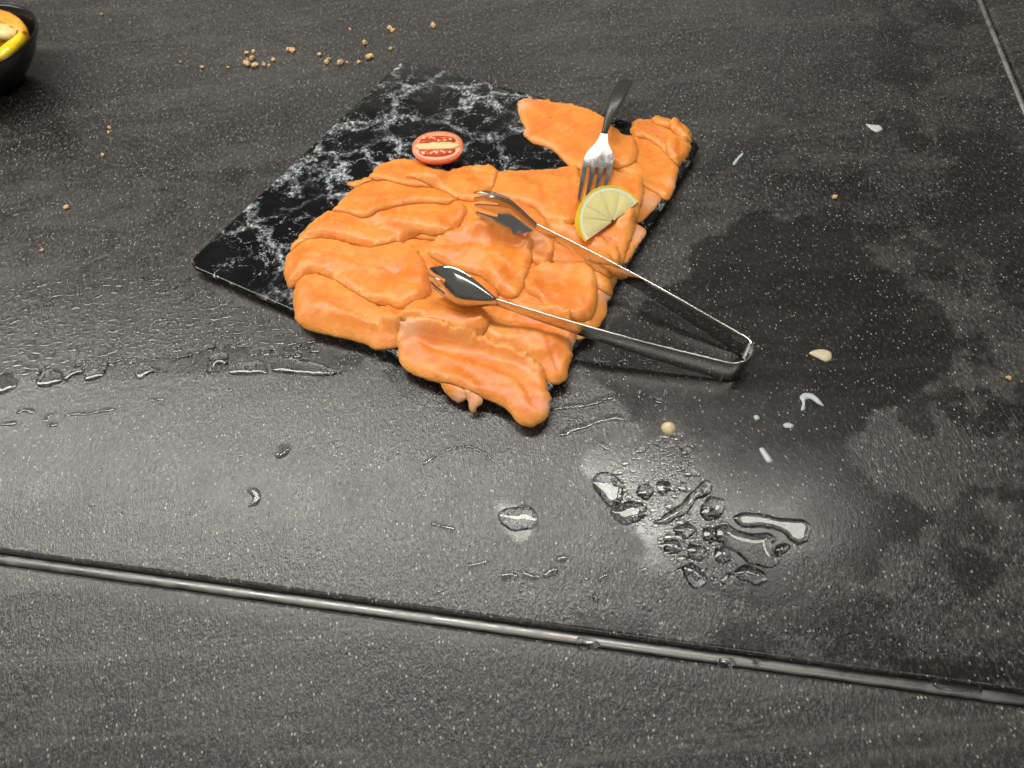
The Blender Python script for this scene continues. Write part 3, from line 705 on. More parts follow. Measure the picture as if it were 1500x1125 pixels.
# ------------------------------------------------------------------ lemon wedge
def build_lemon():
    peel = NT('lemon_peel'); co = peel.coord()
    peel.l(peel.mix(peel.noise(co, 90, 3), (0.88, 0.62, 0.015), (0.92, 0.72, 0.05)), peel.b.inputs['Base Color'])
    peel.set(Roughness=0.33, Subsurface__Weight=0.2, Subsurface__Radius=(1, .7, .1), Subsurface__Scale=0.003); peel.bump(peel.voro(co, 750), 0.35, 0.0007)
    pith = simple('lemon_pith', (0.93, 0.89, 0.62), 0.5, sss=0.3, bump=(500, 0.2, 0.0005)).m
    fl = NT('lemon_flesh'); co = fl.coord(which='UV')
    vs = fl.noise(fl.coord((9, 1.3, 1), which='UV'), 5.0, 4, 0.6, 0.3)
    fl.l(fl.mix(fl.ramp(vs, [(0.35, 0), (0.68, 1)]), (0.96, 0.77, 0.22), (0.99, 0.90, 0.52)), fl.b.inputs['Base Color'])
    fl.set(Roughness=0.16, Subsurface__Weight=0.45, Subsurface__Radius=(1, .8, .3), Subsurface__Scale=0.005); fl.bump(vs, 0.5, 0.0012)
    a, b = P(937, 290, 0.024), P(858, 349, 0.024)
    X = (b - a); X.z = 0; R = X.length / 2; X.normalize(); Y = Vector((-X.y, X.x, 0)); c = (a + b) / 2
    if Y.dot(P(850, 270, 0.02) - c) < 0: Y = -Y
    A = math.radians(34)
    zs = []
    for i in range(-3, 4):
        for j in range(0, 5): q = c + X * (R * i / 4) + Y * (R * j / 5); zs.append(top_at(q, 0.001) - 0.0 * j)
    z0 = float(np.percentile(zs, 94)); tilt = math.radians(3)
    root = empty('lemon_wedge', (c.x, c.y, z0)); tag(root, 'yellow lemon wedge with pale juicy cut face lying on the salmon', 'lemon')
    def pt(rho, th, ph):
        rho = rho * R; st = math.sin(th) * 0.93 * rho
        p = X * (math.cos(th) * rho) + Y * (st * math.cos(ph)) ; return Vector((p.x, p.y, st * math.sin(ph)))
    def wedge(name, mat, r0, r1, t0, t1, p0, p1, nr, nt, npz, par=root, puff=0.0):
        """block of the wedge between radii, angles along the cut face and angles of opening"""
        bm = bmesh.new(); uvl = bm.loops.layers.uv.new('cut'); V_ = {}
        def vert(i, j, k):
            key = (i, j, k)
            if key not in V_:
                rr = r0 + (r1 - r0) * i / nr; tt = t0 + (t1 - t0) * j / nt; pp = p0 + (p1 - p0) * k / npz
                q = pt(rr, tt, pp)
                if puff and k == npz:
                    e = math.sin(math.pi * i / nr) * math.sin(math.pi * j / nt); nrm = (Vector((0, 0, math.cos(A))) - Y * math.sin(A)); q += nrm * puff * (abs(e) ** 0.5) * (1 + 0.35 * mnoise.noise(Vector((rr * 9, tt * 14, 2))))
                V_[key] = bm.verts.new(q)
            return V_[key]
        def quad(keys):
            vs_ = [vert(*k) for k in keys]
            if len(set(vs_)) == 4:
                fc = bm.faces.new(vs_)
                for lp, k in zip(fc.loops, keys): lp[uvl].uv = (t0 + (t1 - t0) * k[1] / nt, r0 + (r1 - r0) * k[0] / nr)
        for i in range(nr):
            for j in range(nt):
                quad([(i, j, 0), (i, j + 1, 0), (i + 1, j + 1, 0), (i + 1, j, 0)]); quad([(i, j, npz), (i + 1, j, npz), (i + 1, j + 1, npz), (i, j + 1, npz)])
        for j in range(nt):
            for k in range(npz):
                quad([(0, j, k), (0, j + 1, k), (0, j + 1, k + 1), (0, j, k + 1)]); quad([(nr, j, k), (nr, j, k + 1), (nr, j + 1, k + 1), (nr, j + 1, k)])
        for i in range(nr):
            for k in range(npz):
                quad([(i, 0, k), (i, 0, k + 1), (i + 1, 0, k + 1), (i + 1, 0, k)]); quad([(i, nt, k), (i + 1, nt, k), (i + 1, nt, k + 1), (i, nt, k + 1)])
        bmesh.ops.recalc_face_normals(bm, faces=bm.faces)
        me = bpy.data.meshes.new(name); bm.to_mesh(me); bm.free(); me.materials.append(mat)
        me.polygons.foreach_set('use_smooth', [True] * len(me.polygons))
        o = bpy.data.objects.new(name, me); COL.objects.link(o); o.parent = par
        mod = o.modifiers.new('e', 'EDGE_SPLIT'); mod.split_angle = math.radians(50); return o
    e = 0.02
    wedge('peel', peel.m, 0.955, 1.0, 0.0, math.pi, 0, A, 2, 48, 12)
    wedge('pith', pith, 0.06, 0.953, e, math.pi - e, 0.01, A - 0.010, 10, 40, 4)
    cuts = [0.05, 0.70, 1.12, 1.86, 2.52, 3.09]
    for k in range(5):
        wedge('flesh_segment', fl.m, 0.07, 0.865, cuts[k] + 0.004, cuts[k + 1] - 0.004, A * 0.55, A - 0.004, 12, 10, 2, puff=0.0004)
    root.rotation_euler.x = 0
    return root
build_lemon()

# ------------------------------------------------------------------ tomato half
def build_tomato():
    skin = NT('tomato_skin'); co = skin.coord()
    skin.l(skin.mix(skin.noise(co, 60, 3), (0.70, 0.11, 0.04), (0.82, 0.25, 0.10)), skin.b.inputs['Base Color'])
    skin.set(Roughness=0.18, Subsurface__Weight=0.3, Subsurface__Radius=(1, .25, .12), Subsurface__Scale=0.004)
    flesh = simple('tomato_flesh', (0.80, 0.27, 0.12), 0.28, sss=0.4, bump=(300, 0.25, 0.0006)).m
    core = simple('tomato_core', (0.84, 0.52, 0.22), 0.35, sss=0.4, bump=(350, 0.3, 0.0006)).m
    gel = NT('tomato_gel'); gel.set(Base__Color=(0.58, 0.06, 0.02, 1), Roughness=0.08, Subsurface__Weight=0.4, Subsurface__Radius=(1, .3, .1), Subsurface__Scale=0.004); gel.bump(gel.noise(gel.coord(), 300, 2), 0.3, 0.0008)
    seed = simple('tomato_seed', (0.82, 0.60, 0.22), 0.3, sss=0.2).m
    c0 = P(641, 215, TRAY_Z + 0.013); rx, ry, rz = 0.0212, 0.0150, 0.0118
    root = empty('cherry_tomato_half', (c0.x, c0.y, TRAY_Z + 0.0002 + rz * 1.06)); tag(root, 'halved red cherry tomato with seeds, cut face up, against the salmon', 'tomato')
    ang = math.radians(-6); root.rotation_euler = (math.radians(17), math.radians(0), ang)
    # skin shell: lower half ellipsoid plus rim
    rings = []; N = 56
    def sup(a): return math.copysign(abs(math.cos(a)) ** 0.88, math.cos(a)), math.copysign(abs(math.sin(a)) ** 0.92, math.sin(a))
    for i in range(14):
        ph = math.pi / 2 * i / 14; rings.append([(rx * math.cos(ph) * sup(2 * math.pi * j / N)[0], ry * math.cos(ph) * sup(2 * math.pi * j / N)[1], -rz * math.sin(ph)) for j in range(N)])
    rings = [[(x * 0.955, y * 0.945, 0.00045) for x, y, z in rings[0]], [(x * 0.985, y * 0.98, 0.0005) for x, y, z in rings[0]]] + rings
    rings.append([(0.0002 * math.cos(2 * math.pi * j / N), 0.0002 * math.sin(2 * math.pi * j / N), -rz) for j in range(N)])
    v, f = loft(rings); mesh('skin', v, f, skin.m, root)
    # flesh rim with two seed chambers
    def disc(k, z, sx=1.0, sy=1.0, cx=0, cy=0): return [(cx + rx * k * sx * sup(2 * math.pi * j / N)[0], cy + ry * k * sy * sup(2 * math.pi * j / N)[1], z) for j in range(N)]
    v, f = loft([disc(0.93, 0.0), disc(0.94, 0.0008), disc(0.92, 0.0011), disc(0.80, 0.0012)]); mesh('flesh', v, f, flesh, root)
    v, f = loft([disc(1, 0.0008, 0.90, 0.25), disc(1, 0.0018, 0.88, 0.23), disc(1, 0.0019, 0.76, 0.15)]); v = [(x * (1 + 0.06 * mnoise.noise(Vector((x * 200, y * 300, 1)))), y * (1 + 0.5 * mnoise.noise(Vector((x * 170, 0 if y > 0 else 9, 5)))) + 0.0007 * mnoise.noise(Vector((x * 120, 3, 2))), z) for x, y, z in v]
    mesh('core', v, f, core, root)
    for sgn in (1, -1):
        pts = []
        for j in range(36):
            a = math.pi * j / 35; pts.append((rx * 0.72 * math.cos(a), sgn * (ry * 0.22 + ry * 0.46 * math.sin(a) ** 0.7)))
        r0 = [(x, y, 0.0007) for x, y in pts]; cy_ = sgn * ry * 0.42
        r1 = [(x * 0.98, cy_ + (y - cy_) * 0.97, 0.0015) for x, y in pts]; r2 = [(x * 0.7, cy_ + (y - cy_) * 0.6, 0.0019) for x, y in pts]
        v, f = loft([r0, r1, r2]); ch = mesh('seed_chamber', v, f, gel.m, root)
        for k in range(5):
            rr = random.Random(k * 7 + sgn); x = rx * (-0.5 + 0.25 * k) + rr.uniform(-.001, .001); y = sgn * ry * (0.36 + rr.uniform(-0.06, 0.16)); q = []
            a0 = rr.uniform(0, 3)
            for i in range(6):
                ph = -math.pi / 2 + math.pi * i / 5; q.append([(x + math.cos(a0) * 0.0017 * math.cos(ph) * math.cos(t) - math.sin(a0) * 0.0011 * math.cos(ph) * math.sin(t), y + math.sin(a0) * 0.0017 * math.cos(ph) * math.cos(t) + math.cos(a0) * 0.0011 * math.cos(ph) * math.sin(t), 0.0021 + 0.0008 * math.sin(ph)) for t in np.linspace(0, 2 * math.pi, 9)[:-1]])
            v, f = loft(q); mesh('seed', v, f, seed, ch)
build_tomato()

# ------------------------------------------------------------------ bowl of vegetables at the far left
def build_bowl():
    zr = 0.044
    p1, p2, p3 = P(34, 13, zr), P(57, 42, zr), P(0, 96, zr)
    ax, ay, bx, by, cx, cy = p1.x, p1.y, p2.x, p2.y, p3.x, p3.y
    d = 2 * (ax * (by - cy) + bx * (cy - ay) + cx * (ay - by))
    ux = ((ax * ax + ay * ay) * (by - cy) + (bx * bx + by * by) * (cy - ay) + (cx * cx + cy * cy) * (ay - by)) / d
    uy = ((ax * ax + ay * ay) * (cx - bx) + (bx * bx + by * by) * (ax - cx) + (cx * cx + cy * cy) * (bx - ax)) / d
    c = Vector((ux, uy, 0)); R = (p1 - Vector((ux, uy, zr))).length
    print('BOWL', c, R)
    return c, R, zr
BC, BR, BZ = build_bowl()
def bowl_mesh():
    R = BR; prof = [(0.36, 0.0), (0.40, 0.0), (0.43, 0.003), (0.52, 0.008), (0.67, 0.017), (0.81, 0.027), (0.92, 0.037), (0.975, 0.0425), (0.995, 0.0450), (0.995, 0.0462), (0.98, 0.0465), (0.958, 0.0452), (0.90, 0.0385), (0.79, 0.029), (0.65, 0.020), (0.5, 0.012), (0.2, 0.008), (0.01, 0.0075)]
    N = 96; rings = [[(R * r * math.cos(2 * math.pi * j / N), R * r * math.sin(2 * math.pi * j / N), z) for j in range(N)] for r, z in prof]
    v, f = loft(rings); m = NT('black_glazed_ceramic'); m.set(Base__Color=(0.008, 0.008, 0.009, 1), Roughness=0.22)
    m.bump(m.noise(m.coord(), 120, 2), 0.06, 0.0006)
    o = mesh('serving_bowl', v, f, m.m); o.location = (BC.x, BC.y, 0.0003)
    tag(o, 'black glazed bowl of grilled vegetables at the far side of the counter', 'bowl')
bowl_mesh()
def food_piece(name, label, cat, pts, width, thick, colA, colB, bumpk, rough=0.3):
    """curved strip of vegetable along a 3-D line"""
    m = NT(name + '_flesh'); co = m.coord()
    m.l(m.mix(m.ramp(m.noise(co, bumpk, 4, 0.6, 0.5), [(0.35, 0), (0.65, 1)]), colA, colB), m.b.inputs['Base Color'])
    m.set(Roughness=rough, Subsurface__Weight=0.2, Subsurface__Radius=(1, .6, .2), Subsurface__Scale=0.004); m.bump(m.noise(co, bumpk * 3, 3), 0.35, 0.0012)
    P3 = [Vector(p) for p in pts]; cl = []
    for i in range(len(P3) - 1):
        a, b, c_, d = P3[max(i - 1, 0)], P3[i], P3[i + 1], P3[min(i + 2, len(P3) - 1)]
        for j in range(8):
            t = j / 8; cl.append(0.5 * (2 * b + (c_ - a) * t + (2 * a - 5 * b + 4 * c_ - d) * t * t + (3 * b - a - 3 * c_ + d) * t ** 3))
    cl.append(P3[-1]); rings = []
    for i, c_ in enumerate(cl):
        s = i / (len(cl) - 1); t = (cl[min(i + 1, len(cl) - 1)] - cl[max(i - 1, 0)]).normalized()
        n = t.cross(Vector((0, 0, 1))).normalized(); u = n.cross(t); k = max(0.15, math.sin(math.pi * min(max(s, 0.03), 0.97)) ** 0.45)
        rings.append([c_ + n * (width / 2 * k * math.cos(a) * (1 + 0.12 * mnoise.noise(c_ * 120))) + u * (thick / 2 * math.sin(a) + 0.0012 * mnoise.noise(c_ * 90 + n * math.cos(a) * 2)) for a in np.linspace(0, 2 * math.pi, 17)[:-1]])
    v, f = loft(rings); o = mesh(name, v, f, m.m); rebase(o, P3[len(P3) // 2]); tag(o, label, cat, 'grilled vegetables in the black bowl'); return o
def bp(px, py, z): return P(px, py, z)
food_piece('carrot_strip', 'orange roasted vegetable strip along the far rim of the black bowl', 'vegetable', [bp(-40, 20, 0.0355), bp(-5, 22, 0.0405), bp(20, 34, 0.0425), bp(38, 52, 0.0395)], 0.016, 0.009, (0.78, 0.30, 0.02), (0.85, 0.42, 0.05), 120)
food_piece('pepper_strip', 'glossy yellow pepper strip along the near rim of the black bowl', 'vegetable', [bp(-35, 105, 0.0375), bp(-6, 86, 0.0395), bp(16, 70, 0.0405), bp(36, 52, 0.0385)], 0.014, 0.010, (0.86, 0.55, 0.01), (0.90, 0.66, 0.02), 90, 0.2)
food_piece('courgette_slice', 'pale fried vegetable slice in the middle of the black bowl', 'vegetable', [bp(-30, 50, 0.0375), bp(-8, 45, 0.0425), bp(8, 48, 0.0435), bp(24, 52, 0.0395)], 0.022, 0.011, (0.72, 0.50, 0.14), (0.84, 0.70, 0.36), 260, 0.45)
food_piece('pepper_strip', 'short deep yellow pepper piece lowest in the black bowl', 'vegetable', [bp(-60, 70, 0.0255), bp(-25, 66, 0.0295), bp(10, 62, 0.0295), bp(30, 58, 0.0315)], 0.040, 0.012, (0.80, 0.42, 0.01), (0.86, 0.55, 0.02), 90, 0.3)

# ------------------------------------------------------------------ water
def pool_poly(poly, h, er, name='water_pool', step=None, seed=0.0, amp=0.0):
    step = step or max(0.0008, min(0.0014, er * 0.3))
    p2 = poly
    pts, faces = triangulate(p2, step, 0.15, random.Random(int(seed * 10) + 1))
    d, _ = seg_dist(pts, p2); q = np.clip(d / er, 0, 1)
    z = h * np.clip(1 - (1 - q) ** 2, 0, 1) ** 0.9 + 0.00006
    if amp: z = z + amp * q * vnoise(pts, 160, seed)
    z0 = np.full(len(pts), -0.00008)
    return closed_sheet(pts, faces, z, z0)
def drop_mesh(rx, ry, h, ang, cx, cy, irr=0.12, seed=0, n=14, rows=5, ff=0.55):
    v = []; f = []; ca, sn = math.cos(ang), math.sin(ang); rng = random.Random(seed)
    ph = [rng.uniform(0, 6.28) for _ in range(3)]; am = [rng.uniform(-irr, irr) for _ in range(3)]
    for i in range(rows + 1):
        t = i / rows; rr = 1 - t; z = h * (1 - rr * rr)
        if i == rows: v.append((cx, cy, h)); break
        for j in range(n):
            a = 2 * math.pi * j / n; k = 1 + sum(m_ * math.cos((q + 2) * a + p_) for q, (m_, p_) in enumerate(zip(am, ph)))
            x, y = rx * rr * k * math.cos(a), ry * rr * k * math.sin(a); v.append((cx + x * ca - y * sn, cy + x * sn + y * ca, z + 0.00003 - (0.0001 if i == 0 else 0)))
    for i in range(rows - 1):
        for j in range(n): f.append((i * n + j, i * n + (j + 1) % n, (i + 1) * n + (j + 1) % n, (i + 1) * n + j))
    for j in range(n): f.append(((rows - 1) * n + j, (rows - 1) * n + (j + 1) % n, rows * n))
    f.append(tuple(range(n))[::-1]); return v, f

WN = [0]
def pool(label, outline, h=0.0007, er=0.0050, group=None, name='water_pool', amp=0.0, cat='water'):
    WN[0] += 1
    poly = resample(px_poly(outline), 0.0011)
    t = np.roll(poly, -1, 0) - np.roll(poly, 1, 0); nn = np.stack([t[:, 1], -t[:, 0]], 1); nn /= np.linalg.norm(nn, axis=1)[:, None] + 1e-12
    poly = poly + nn * (0.0005 * vnoise(poly, 320, WN[0] * 1.3) + 0.0016 * vnoise(poly, 130, WN[0] * 2.3))[:, None]
    v, f = pool_poly(poly, h, er, seed=WN[0] * 1.7, amp=amp); o = mesh(name, v, f, M_WATER)
    c = poly.mean(0); rebase(o, (c[0], c[1], 0)); tag(o, label, cat, group); return o
def track(label, line, width, h=0.0005, er=None, group=None):
    er = er or width / 2; width *= 1.35; er = width / 2; h = width * 0.05
    """thin run of water following a line; width in metres"""
    ln = resample(px_poly(line), 0.0008, closed=False); k5 = np.ones(5) / 5
    ln = np.stack([np.convolve(np.pad(ln[:, q], 2, mode='edge'), k5, 'valid') for q in (0, 1)], 1)
    t = np.gradient(ln, axis=0); n = np.stack([-t[:, 1], t[:, 0]], 1); n /= np.linalg.norm(n, axis=1)[:, None] + 1e-12
    s = np.linspace(0, 1, len(ln)); w = width / 2 * np.clip(np.minimum(s, 1 - s) * 10, 0.35, 1) * (1 + 0.45 * vnoise(ln, 150, len(ln)))
    poly = np.concatenate([ln + n * w[:, None], (ln - n * w[:, None])[::-1]])
    WN[0] += 1
    v, f = pool_poly(poly, h, er, seed=WN[0] * 1.1, step=max(0.0005, width * 0.16)); o = mesh('water_streak', v, f, M_WATER); c = poly.mean(0); rebase(o, (c[0], c[1], 0)); tag(o, label, 'water', group); return o

# big spill
pool('flat pool of water mirroring the ceiling lamp at the end of the spill', [(1074, 758), (1086, 752), (1112, 753), (1150, 759), (1180, 764), (1188, 774), (1184, 790), (1170, 797), (1156, 792), (1146, 782), (1126, 774), (1104, 775), (1086, 771)], 0.0008, 0.0026)
pool('dark kidney shaped pool curling under the lamp mirroring pool', [(1048, 772), (1066, 768), (1082, 776), (1104, 781), (1124, 780), (1138, 788), (1130, 798), (1136, 812), (1146, 820), (1128, 832), (1100, 826), (1084, 812), (1062, 802), (1048, 790)], 0.0007, 0.0050)
pool('long slanting finger of water across the middle of the spill', [(957, 764), (985, 748), (1012, 722), (1030, 703), (1043, 708), (1040, 722), (1020, 735), (1000, 756), (975, 768)], 0.0006, 0.0050)
pool('rounded water lobe at the left end of the spill', [(868, 705), (882, 692), (902, 698), (915, 715), (908, 735), (893, 742), (878, 728)], 0.0007, 0.0050)
pool('forked water blot between the left lobe and the slanting finger', [(893, 748), (915, 735), (938, 735), (950, 745), (940, 760), (920, 768), (900, 760)], 0.0007, 0.0050)
pool('water loop lobe beside the slanting finger', [(1025, 745), (1040, 728), (1060, 732), (1064, 748), (1048, 760), (1032, 762)], 0.0007, 0.0050)
pool('water blot at the foot of the spill below the flat pool', [(1070, 838), (1095, 828), (1118, 836), (1125, 852), (1105, 858), (1085, 850)], 0.0007, 0.0050)
pool('curled water blot at the lower left foot of the spill', [(998, 830), (1015, 826), (1035, 838), (1036, 856), (1018, 864), (1002, 850)], 0.0007, 0.0050)
pool('ring shaped water blot beneath the lamp mirroring pool', [(1136, 800), (1148, 794), (1157, 800), (1152, 810), (1140, 812)], 0.0010, 0.0040)
for i, pl in enumerate([[(935, 712), (950, 708), (958, 722), (946, 732), (934, 726)], [(963, 708), (980, 704), (984, 716), (972, 726), (962, 720)], [(988, 772), (1010, 764), (1022, 776), (1006, 788), (990, 784)], [(1030, 775), (1050, 772), (1056, 788), (1040, 796), (1028, 788)], [(975, 792), (992, 790), (998, 806), (984, 814), (972, 804)], [(1010, 800), (1030, 798), (1040, 812), (1026, 822), (1010, 816)], [(1048, 805), (1064, 802), (1072, 818), (1058, 828), (1046, 820)]]):
    pool('medium water blot inside the crowded spill', pl, 0.0006, 0.0045, 'water blots in the spill')
# films and streaks
track('upper of two parallel water streaks by the near tray corner', [(800, 600), (835, 595), (870, 590), (885, 583), (903, 582)], 0.0032)
track('lower of two parallel water streaks by the near tray corner', [(812, 640), (840, 628), (862, 622), (880, 614), (905, 610), (920, 618)], 0.0034)
track('short bent water streak above the left lobe of the spill', [(872, 648), (882, 650), (893, 660)], 0.0026)
track('thin curved water line of an old ring mark on the counter', [(612, 690), (622, 678), (640, 666), (662, 656), (690, 654), (712, 664), (730, 682)], 0.0016, 0.0003, 0.0008)
pool('lone rounded pool with a bright streak near the front joint', [(730, 752), (745, 742), (768, 740), (786, 748), (789, 762), (776, 776), (752, 778), (734, 768)], 0.0007, 0.0080)
pool('small slanted water drop alone on the left of the counter', [(402, 668), (406, 656), (416, 650), (425, 656), (421, 666), (410, 672)], 0.0010, 0.002)
pool('hook shaped water drop below the lone slanted drop', [(361, 720), (372, 715), (384, 722), (378, 736), (364, 742), (370, 732)], 0.0008, 0.0016)
for k, ln in enumerate([[(732, 848), (745, 842), (760, 846)], [(762, 838), (778, 846), (792, 845)], [(796, 846), (808, 838), (818, 832)], [(818, 826), (824, 816), (832, 822)]]):
    track('short bright water streak in the broken row behind the front joint', ln, 0.0030, group='broken row of water streaks')
for k, ln in enumerate([[(630, 766), (650, 772), (668, 776)], [(682, 832), (700, 826), (718, 822)], [(876, 850), (892, 840)], [(935, 838), (950, 832)], [(868, 870), (876, 885)], [(940, 890), (955, 898)], [(215, 586), (242, 584)], [(330, 572), (344, 570)]]):
    track('faint straight dash of dried water on the counter', ln, 0.0022, 0.0004, 0.0009, group='faint water dashes')
# fringe of the wiped-off wet strip at the left
FR = [[(-20, 560), (8, 545), (26, 556), (22, 570), (0, 578), (-25, 580)], [(54, 548), (75, 540), (92, 546), (92, 560), (72, 566), (54, 568)], [(92, 552), (104, 540), (122, 536), (124, 548), (108, 552), (98, 560)], [(126, 545), (150, 536), (160, 532), (152, 553), (138, 558), (126, 558)], [(196, 546), (210, 530), (228, 538), (246, 545), (225, 546), (206, 556)], [(250, 530), (262, 520), (282, 516), (280, 522), (262, 526)], [(302, 540), (306, 522), (330, 515), (334, 534), (318, 534), (306, 548)], [(336, 538), (352, 530), (380, 528), (392, 540), (388, 549), (360, 548), (338, 550)], [(395, 530), (412, 520), (438, 525), (470, 532), (500, 546), (470, 552), (430, 548), (400, 544)]]
FRL = ['dark water patch of the fringe farthest from the tray', 'broad dark fringe patch next to the farthest one', 'small rising fringe patch wedged between two broader ones', 'squarish fringe patch with a tall right corner', 'pointed tick shaped fringe patch standing alone', 'thin sliver of water above the fringe patches', 'arched hook of water in the fringe', 'flat oblong fringe patch beside the arched hook', 'longest fringe patch reaching toward the tray']
for pl, lb in zip(FR, FRL): pool(lb, pl, 0.0007, 0.0060, 'water patches of the wiped fringe')
for ln in [[(22, 606), (34, 600), (46, 601), (49, 607)], [(66, 620), (68, 610), (80, 606)], [(68, 622), (86, 622)], [(92, 612), (105, 606), (130, 606), (150, 601), (171, 599)], [(0, 622), (26, 619)]]:
    track('thin water run below the wiped fringe on the left', ln, 0.0026, 0.0006, 0.0011, group='thin water runs on the left')
for ln in [[(870, 528), (885, 533), (896, 530)], [(902, 536), (912, 530), (922, 530)], [(940, 532), (952, 527), (958, 532)], [(955, 580), (965, 588), (972, 586)], [(1008, 650), (1020, 655)]]:
    track('small water streak beside the tong bow', ln, 0.0028, 0.0007, 0.0012, group='water streaks near the tong bow')
# beads on the front joint
for k, (pl, lb) in enumerate([([(846, 942), (850, 934), (872, 938), (880, 946), (870, 952), (850, 950)], 'flat water bead bridging the metal trim of the front joint'), ([(1054, 970), (1060, 962), (1074, 964), (1078, 972), (1066, 979), (1056, 977)], 'round water bead with a crumb on the front joint trim'), ([(1104, 968), (1110, 964), (1116, 970), (1110, 976)], 'tiny water bead on the front joint next to the round bead')]):
    o = pool(lb, pl, 0.0016, 0.002); o.location.z = 0.0001
track('long water run lying along the front joint at its right end', [(1366, 1003), (1378, 1002), (1410, 1006), (1440, 1010)], 0.0042, 0.0014, 0.0018).location.z = 0.0002

def droplets(name, label, spots, cat='water'):
    V_ = []; F_ = []
    for k, (x, y, rx, ry, h, a) in enumerate(spots):
        v, f = drop_mesh(rx, ry, h, a, x, y, 0.16, k); b = len(V_); V_ += v; F_ += [tuple(i + b for i in q) for q in f]
    o = mesh(name, V_, F_, M_WATER); tag(o, label, cat, kind='stuff'); return o
def scatter(pl, n, rmin, rmax, seed, hk=(0.075, 0.12), gap=0.85, stretch=1.3):
    rng = random.Random(seed); poly = px_poly(pl); mn, mx = poly.min(0), poly.max(0); out = []; cell = {}
    tries = 0; cs = rmax * 2.4
    while len(out) < n and tries < n * 40:
        tries += 1; x, y = rng.uniform(mn[0], mx[0]), rng.uniform(mn[1], mx[1])
        if not inside(np.array([[x, y]]), poly)[0]: continue
        r = rmin + (rmax - rmin) * rng.random() ** 1.8; ky, kx = int(y / cs), int(x / cs)
        if any((x - q[0]) ** 2 / stretch ** 2 + (y - q[1]) ** 2 < (gap * (r + q[3])) ** 2 for i in (-1, 0, 1) for j in (-1, 0, 1) for q in cell.get((kx + i, ky + j), [])): continue
        s = rng.uniform(1.0, stretch * 1.35); o = (x, y, r * s, r, r * rng.uniform(*hk), rng.gauss(-0.1, 0.35)); out.append(o); cell.setdefault((kx, ky), []).append(o)
    return out
droplets('water_droplets', 'dense field of small water droplets left of the tray', scatter([(-60, 425), (60, 410), (150, 404), (270, 408), (330, 440), (425, 480), (470, 505), (455, 530), (330, 510), (180, 532), (60, 545), (-60, 560)], 620, 0.0017, 0.0042, 11, gap=0.88, hk=(0.085, 0.13), stretch=1.15))
droplets('water_droplets', 'crowded little water droplets of the spill near the front joint', scatter([(905, 690), (930, 660), (965, 635), (1000, 640), (1020, 680), (1010, 715), (975, 735), (1000, 755), (1040, 745), (1070, 770), (1060, 810), (1090, 840), (1060, 860), (1000, 840), (960, 790), (905, 745), (890, 715)], 340, 0.0011, 0.0034, 12, gap=0.85, hk=(0.05, 0.09)))
droplets('water_droplets', 'sparse tiny water droplets scattered over the middle of the counter', scatter([(0, 560), (430, 560), (640, 600), (860, 700), (960, 850), (900, 920), (600, 860), (300, 820), (0, 780)], 130, 0.0005, 0.0012, 13, gap=4) + scatter([(1010, 860), (1180, 850), (1330, 900), (1450, 970), (1200, 930), (1020, 900)], 60, 0.0006, 0.0014, 14, gap=3) + scatter([(860, 510), (960, 500), (1000, 560), (960, 620), (880, 560)], 60, 0.0005, 0.0013, 15, gap=2))

# ------------------------------------------------------------------ crumbs and scraps
def lump(r, seed, flat=0.7):
    rng = random.Random(seed); bm = bmesh.new(); bmesh.ops.create_icosphere(bm, subdivisions=2, radius=r)
    for v in bm.verts: v.co *= 1 + 0.62 * mnoise.noise(v.co / r * 1.5 + Vector((seed * 3.1, 0, 0))) + 0.25 * mnoise.noise(v.co / r * 3.7 + Vector((0, seed * 2.3, 0))); v.co.z *= flat
    lo = min(v.co.z for v in bm.verts)
    for v in bm.verts: v.co.z -= lo
    me = bpy.data.meshes.new('crumb'); bm.to_mesh(me); bm.free(); return me
M_CRUMB = NT('toasted_crumb'); _c = M_CRUMB.coord()
M_CRUMB.l(M_CRUMB.mix(M_CRUMB.noise(_c, 700, 2), (0.58, 0.33, 0.14), (0.80, 0.56, 0.30)), M_CRUMB.b.inputs['Base Color']); M_CRUMB.set(Roughness=0.7)
crumb_meshes = [lump(1.0, k) for k in range(6)]
for me in crumb_meshes: me.materials.append(M_CRUMB.m)
def crumb(px, py, r, label, group, k):
    o = bpy.data.objects.new('crumb', crumb_meshes[k % 6]); COL.objects.link(o); p = P(px, py); o.location = (p.x, p.y, 0.0001); rr = random.Random(k * 5)
    o.scale = (r * rr.uniform(0.8, 1.35), r * rr.uniform(0.75, 1.1), r * 0.9); o.rotation_euler.z = rr.uniform(0, 6.28); tag(o, label, 'crumb', group); return o
CR = [(90, 245, 8), (132, 236, 8), (125, 280, 11), (80, 303, 10), (98, 315, 12), (140, 322, 13), (200, 320, 9), (227, 320, 6), (255, 288, 9), (190, 300, 5), (346, 226, 10), (372, 230, 13), (535, 256, 9), (578, 302, 11), (590, 282, 7), (662, 306, 15), (704, 303, 6), (775, 300, 8), (830, 278, 13), (847, 265, 11), (812, 187, 12), (720, 98, 6), (964, 98, 12), (984, 106, 9), (970, 221, 8), (1228, 78, 12), (95, 283, 6)]
for k, (x, y, r) in enumerate(CR): crumb(340 + x * 0.24, 20 + y * 0.24, r * 0.24 / 1.5 / 700 , 'tan crumb in the loose row strewn behind the tray', 'crumbs behind the tray', k)
for k, (x, y, r) in enumerate([(265, 92, 2.0), (297, 99, 2.4), (334, 100, 2.2), (161, 188, 2.6), (160, 195, 2.2), (151, 228, 2.6), (149, 22, 2.0), (98, 305, 3.2), (63, 368, 2.2)]): crumb(x, y, r / 1500, 'stray tan crumb on the bare counter left of the tray', 'stray crumbs left of the tray', k + 40)
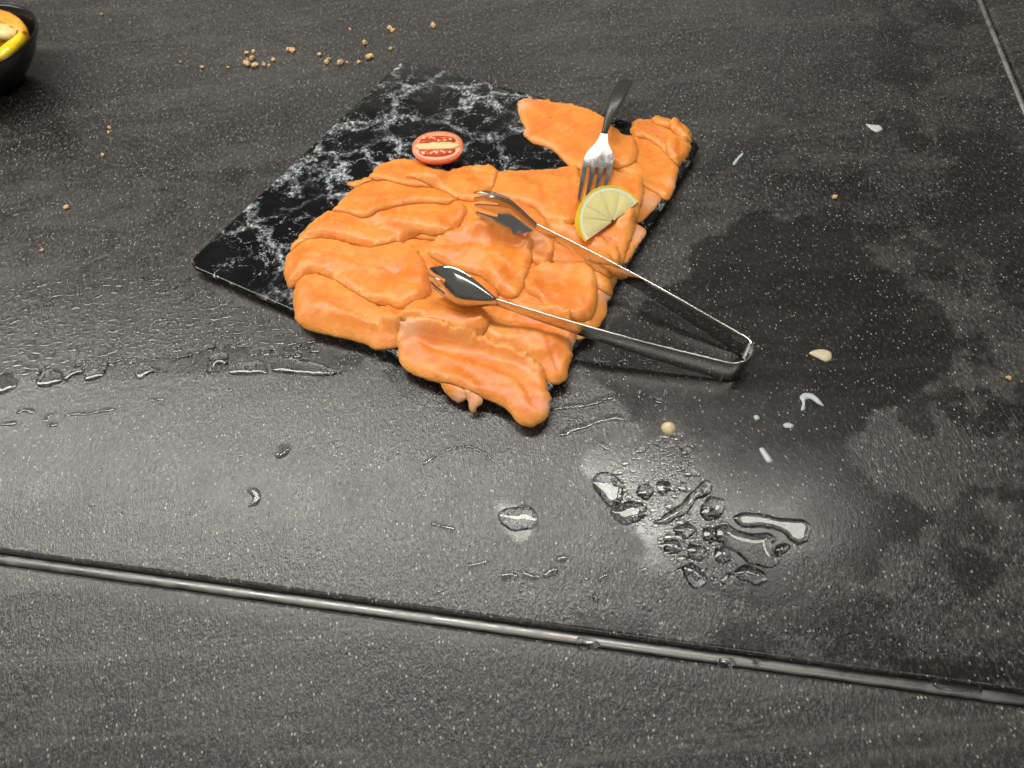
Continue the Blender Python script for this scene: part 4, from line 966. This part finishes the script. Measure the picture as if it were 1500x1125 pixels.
crumb(1222, 290, 3.2 / 1600, 'single brown crumb on the bare counter right of the tray', None, 61)
o = crumb(1476, 555, 2.8 / 1700, 'single yellow crumb near the right edge of the counter', None, 62)
def scrap(name, label, cat, outline, col, h, er, rough=0.4, pale=None):
    poly = resample(px_poly(outline), 0.0008); v, f = pool_poly(poly, h, er, step=0.0009, seed=len(label) * 0.1, amp=h * 0.25)
    o = mesh(name, v, f, simple(name + '_stuff', col, rough, sss=0.2, bump=(600, 0.4, 0.0005)).m); c = poly.mean(0); rebase(o, (c[0], c[1], 0.0)); o.location.z = 0.0002; tag(o, label, cat); return o
scrap('fish_flake', 'pale fish flake lying on the counter right of the tong bow', 'food scrap', [(1185, 518), (1193, 513), (1205, 512), (1217, 516), (1218, 526), (1210, 530), (1198, 525)], (0.62, 0.54, 0.36), 0.0012, 0.003)
scrap('lemon_pip', 'oval cream lemon pip just above the spill', 'pip', [(968, 627), (972, 620), (980, 618), (988, 622), (990, 630), (984, 637), (974, 635)], (0.74, 0.62, 0.38), 0.0042, 0.0055)
for nm, lb, pl in [('fat_smear', 'white hooked fat smear below the fish flake', [(1171, 582), (1178, 576), (1190, 577), (1199, 584), (1207, 595), (1198, 592), (1188, 585), (1180, 586), (1179, 600), (1173, 601), (1175, 590)]), ('fat_smear', 'tiny white fat smear below the hooked one', [(1147, 622), (1154, 619), (1163, 623), (1160, 627), (1150, 627)]), ('fat_smear', 'elongated white fat smear above the spill', [(1112, 658), (1118, 656), (1125, 665), (1132, 676), (1124, 678), (1118, 669)]), ('fat_smear', 'smallest white fat dot near the tong bow', [(1104, 610), (1109, 608), (1113, 613), (1107, 616)]), ('fat_smear', 'oval greyish fat smear on the bare counter far right', [(1268, 182), (1276, 183), (1288, 184), (1293, 190), (1284, 194), (1275, 189)]), ('rice_grain', 'white straight grain lying right of the tray rim', [(1073, 240), (1078, 233), (1087, 224), (1089, 226), (1082, 234), (1076, 242)])]:
    scrap(nm, lb, 'food scrap', pl, (0.52, 0.54, 0.55), 0.0006, 0.0016, 0.3)
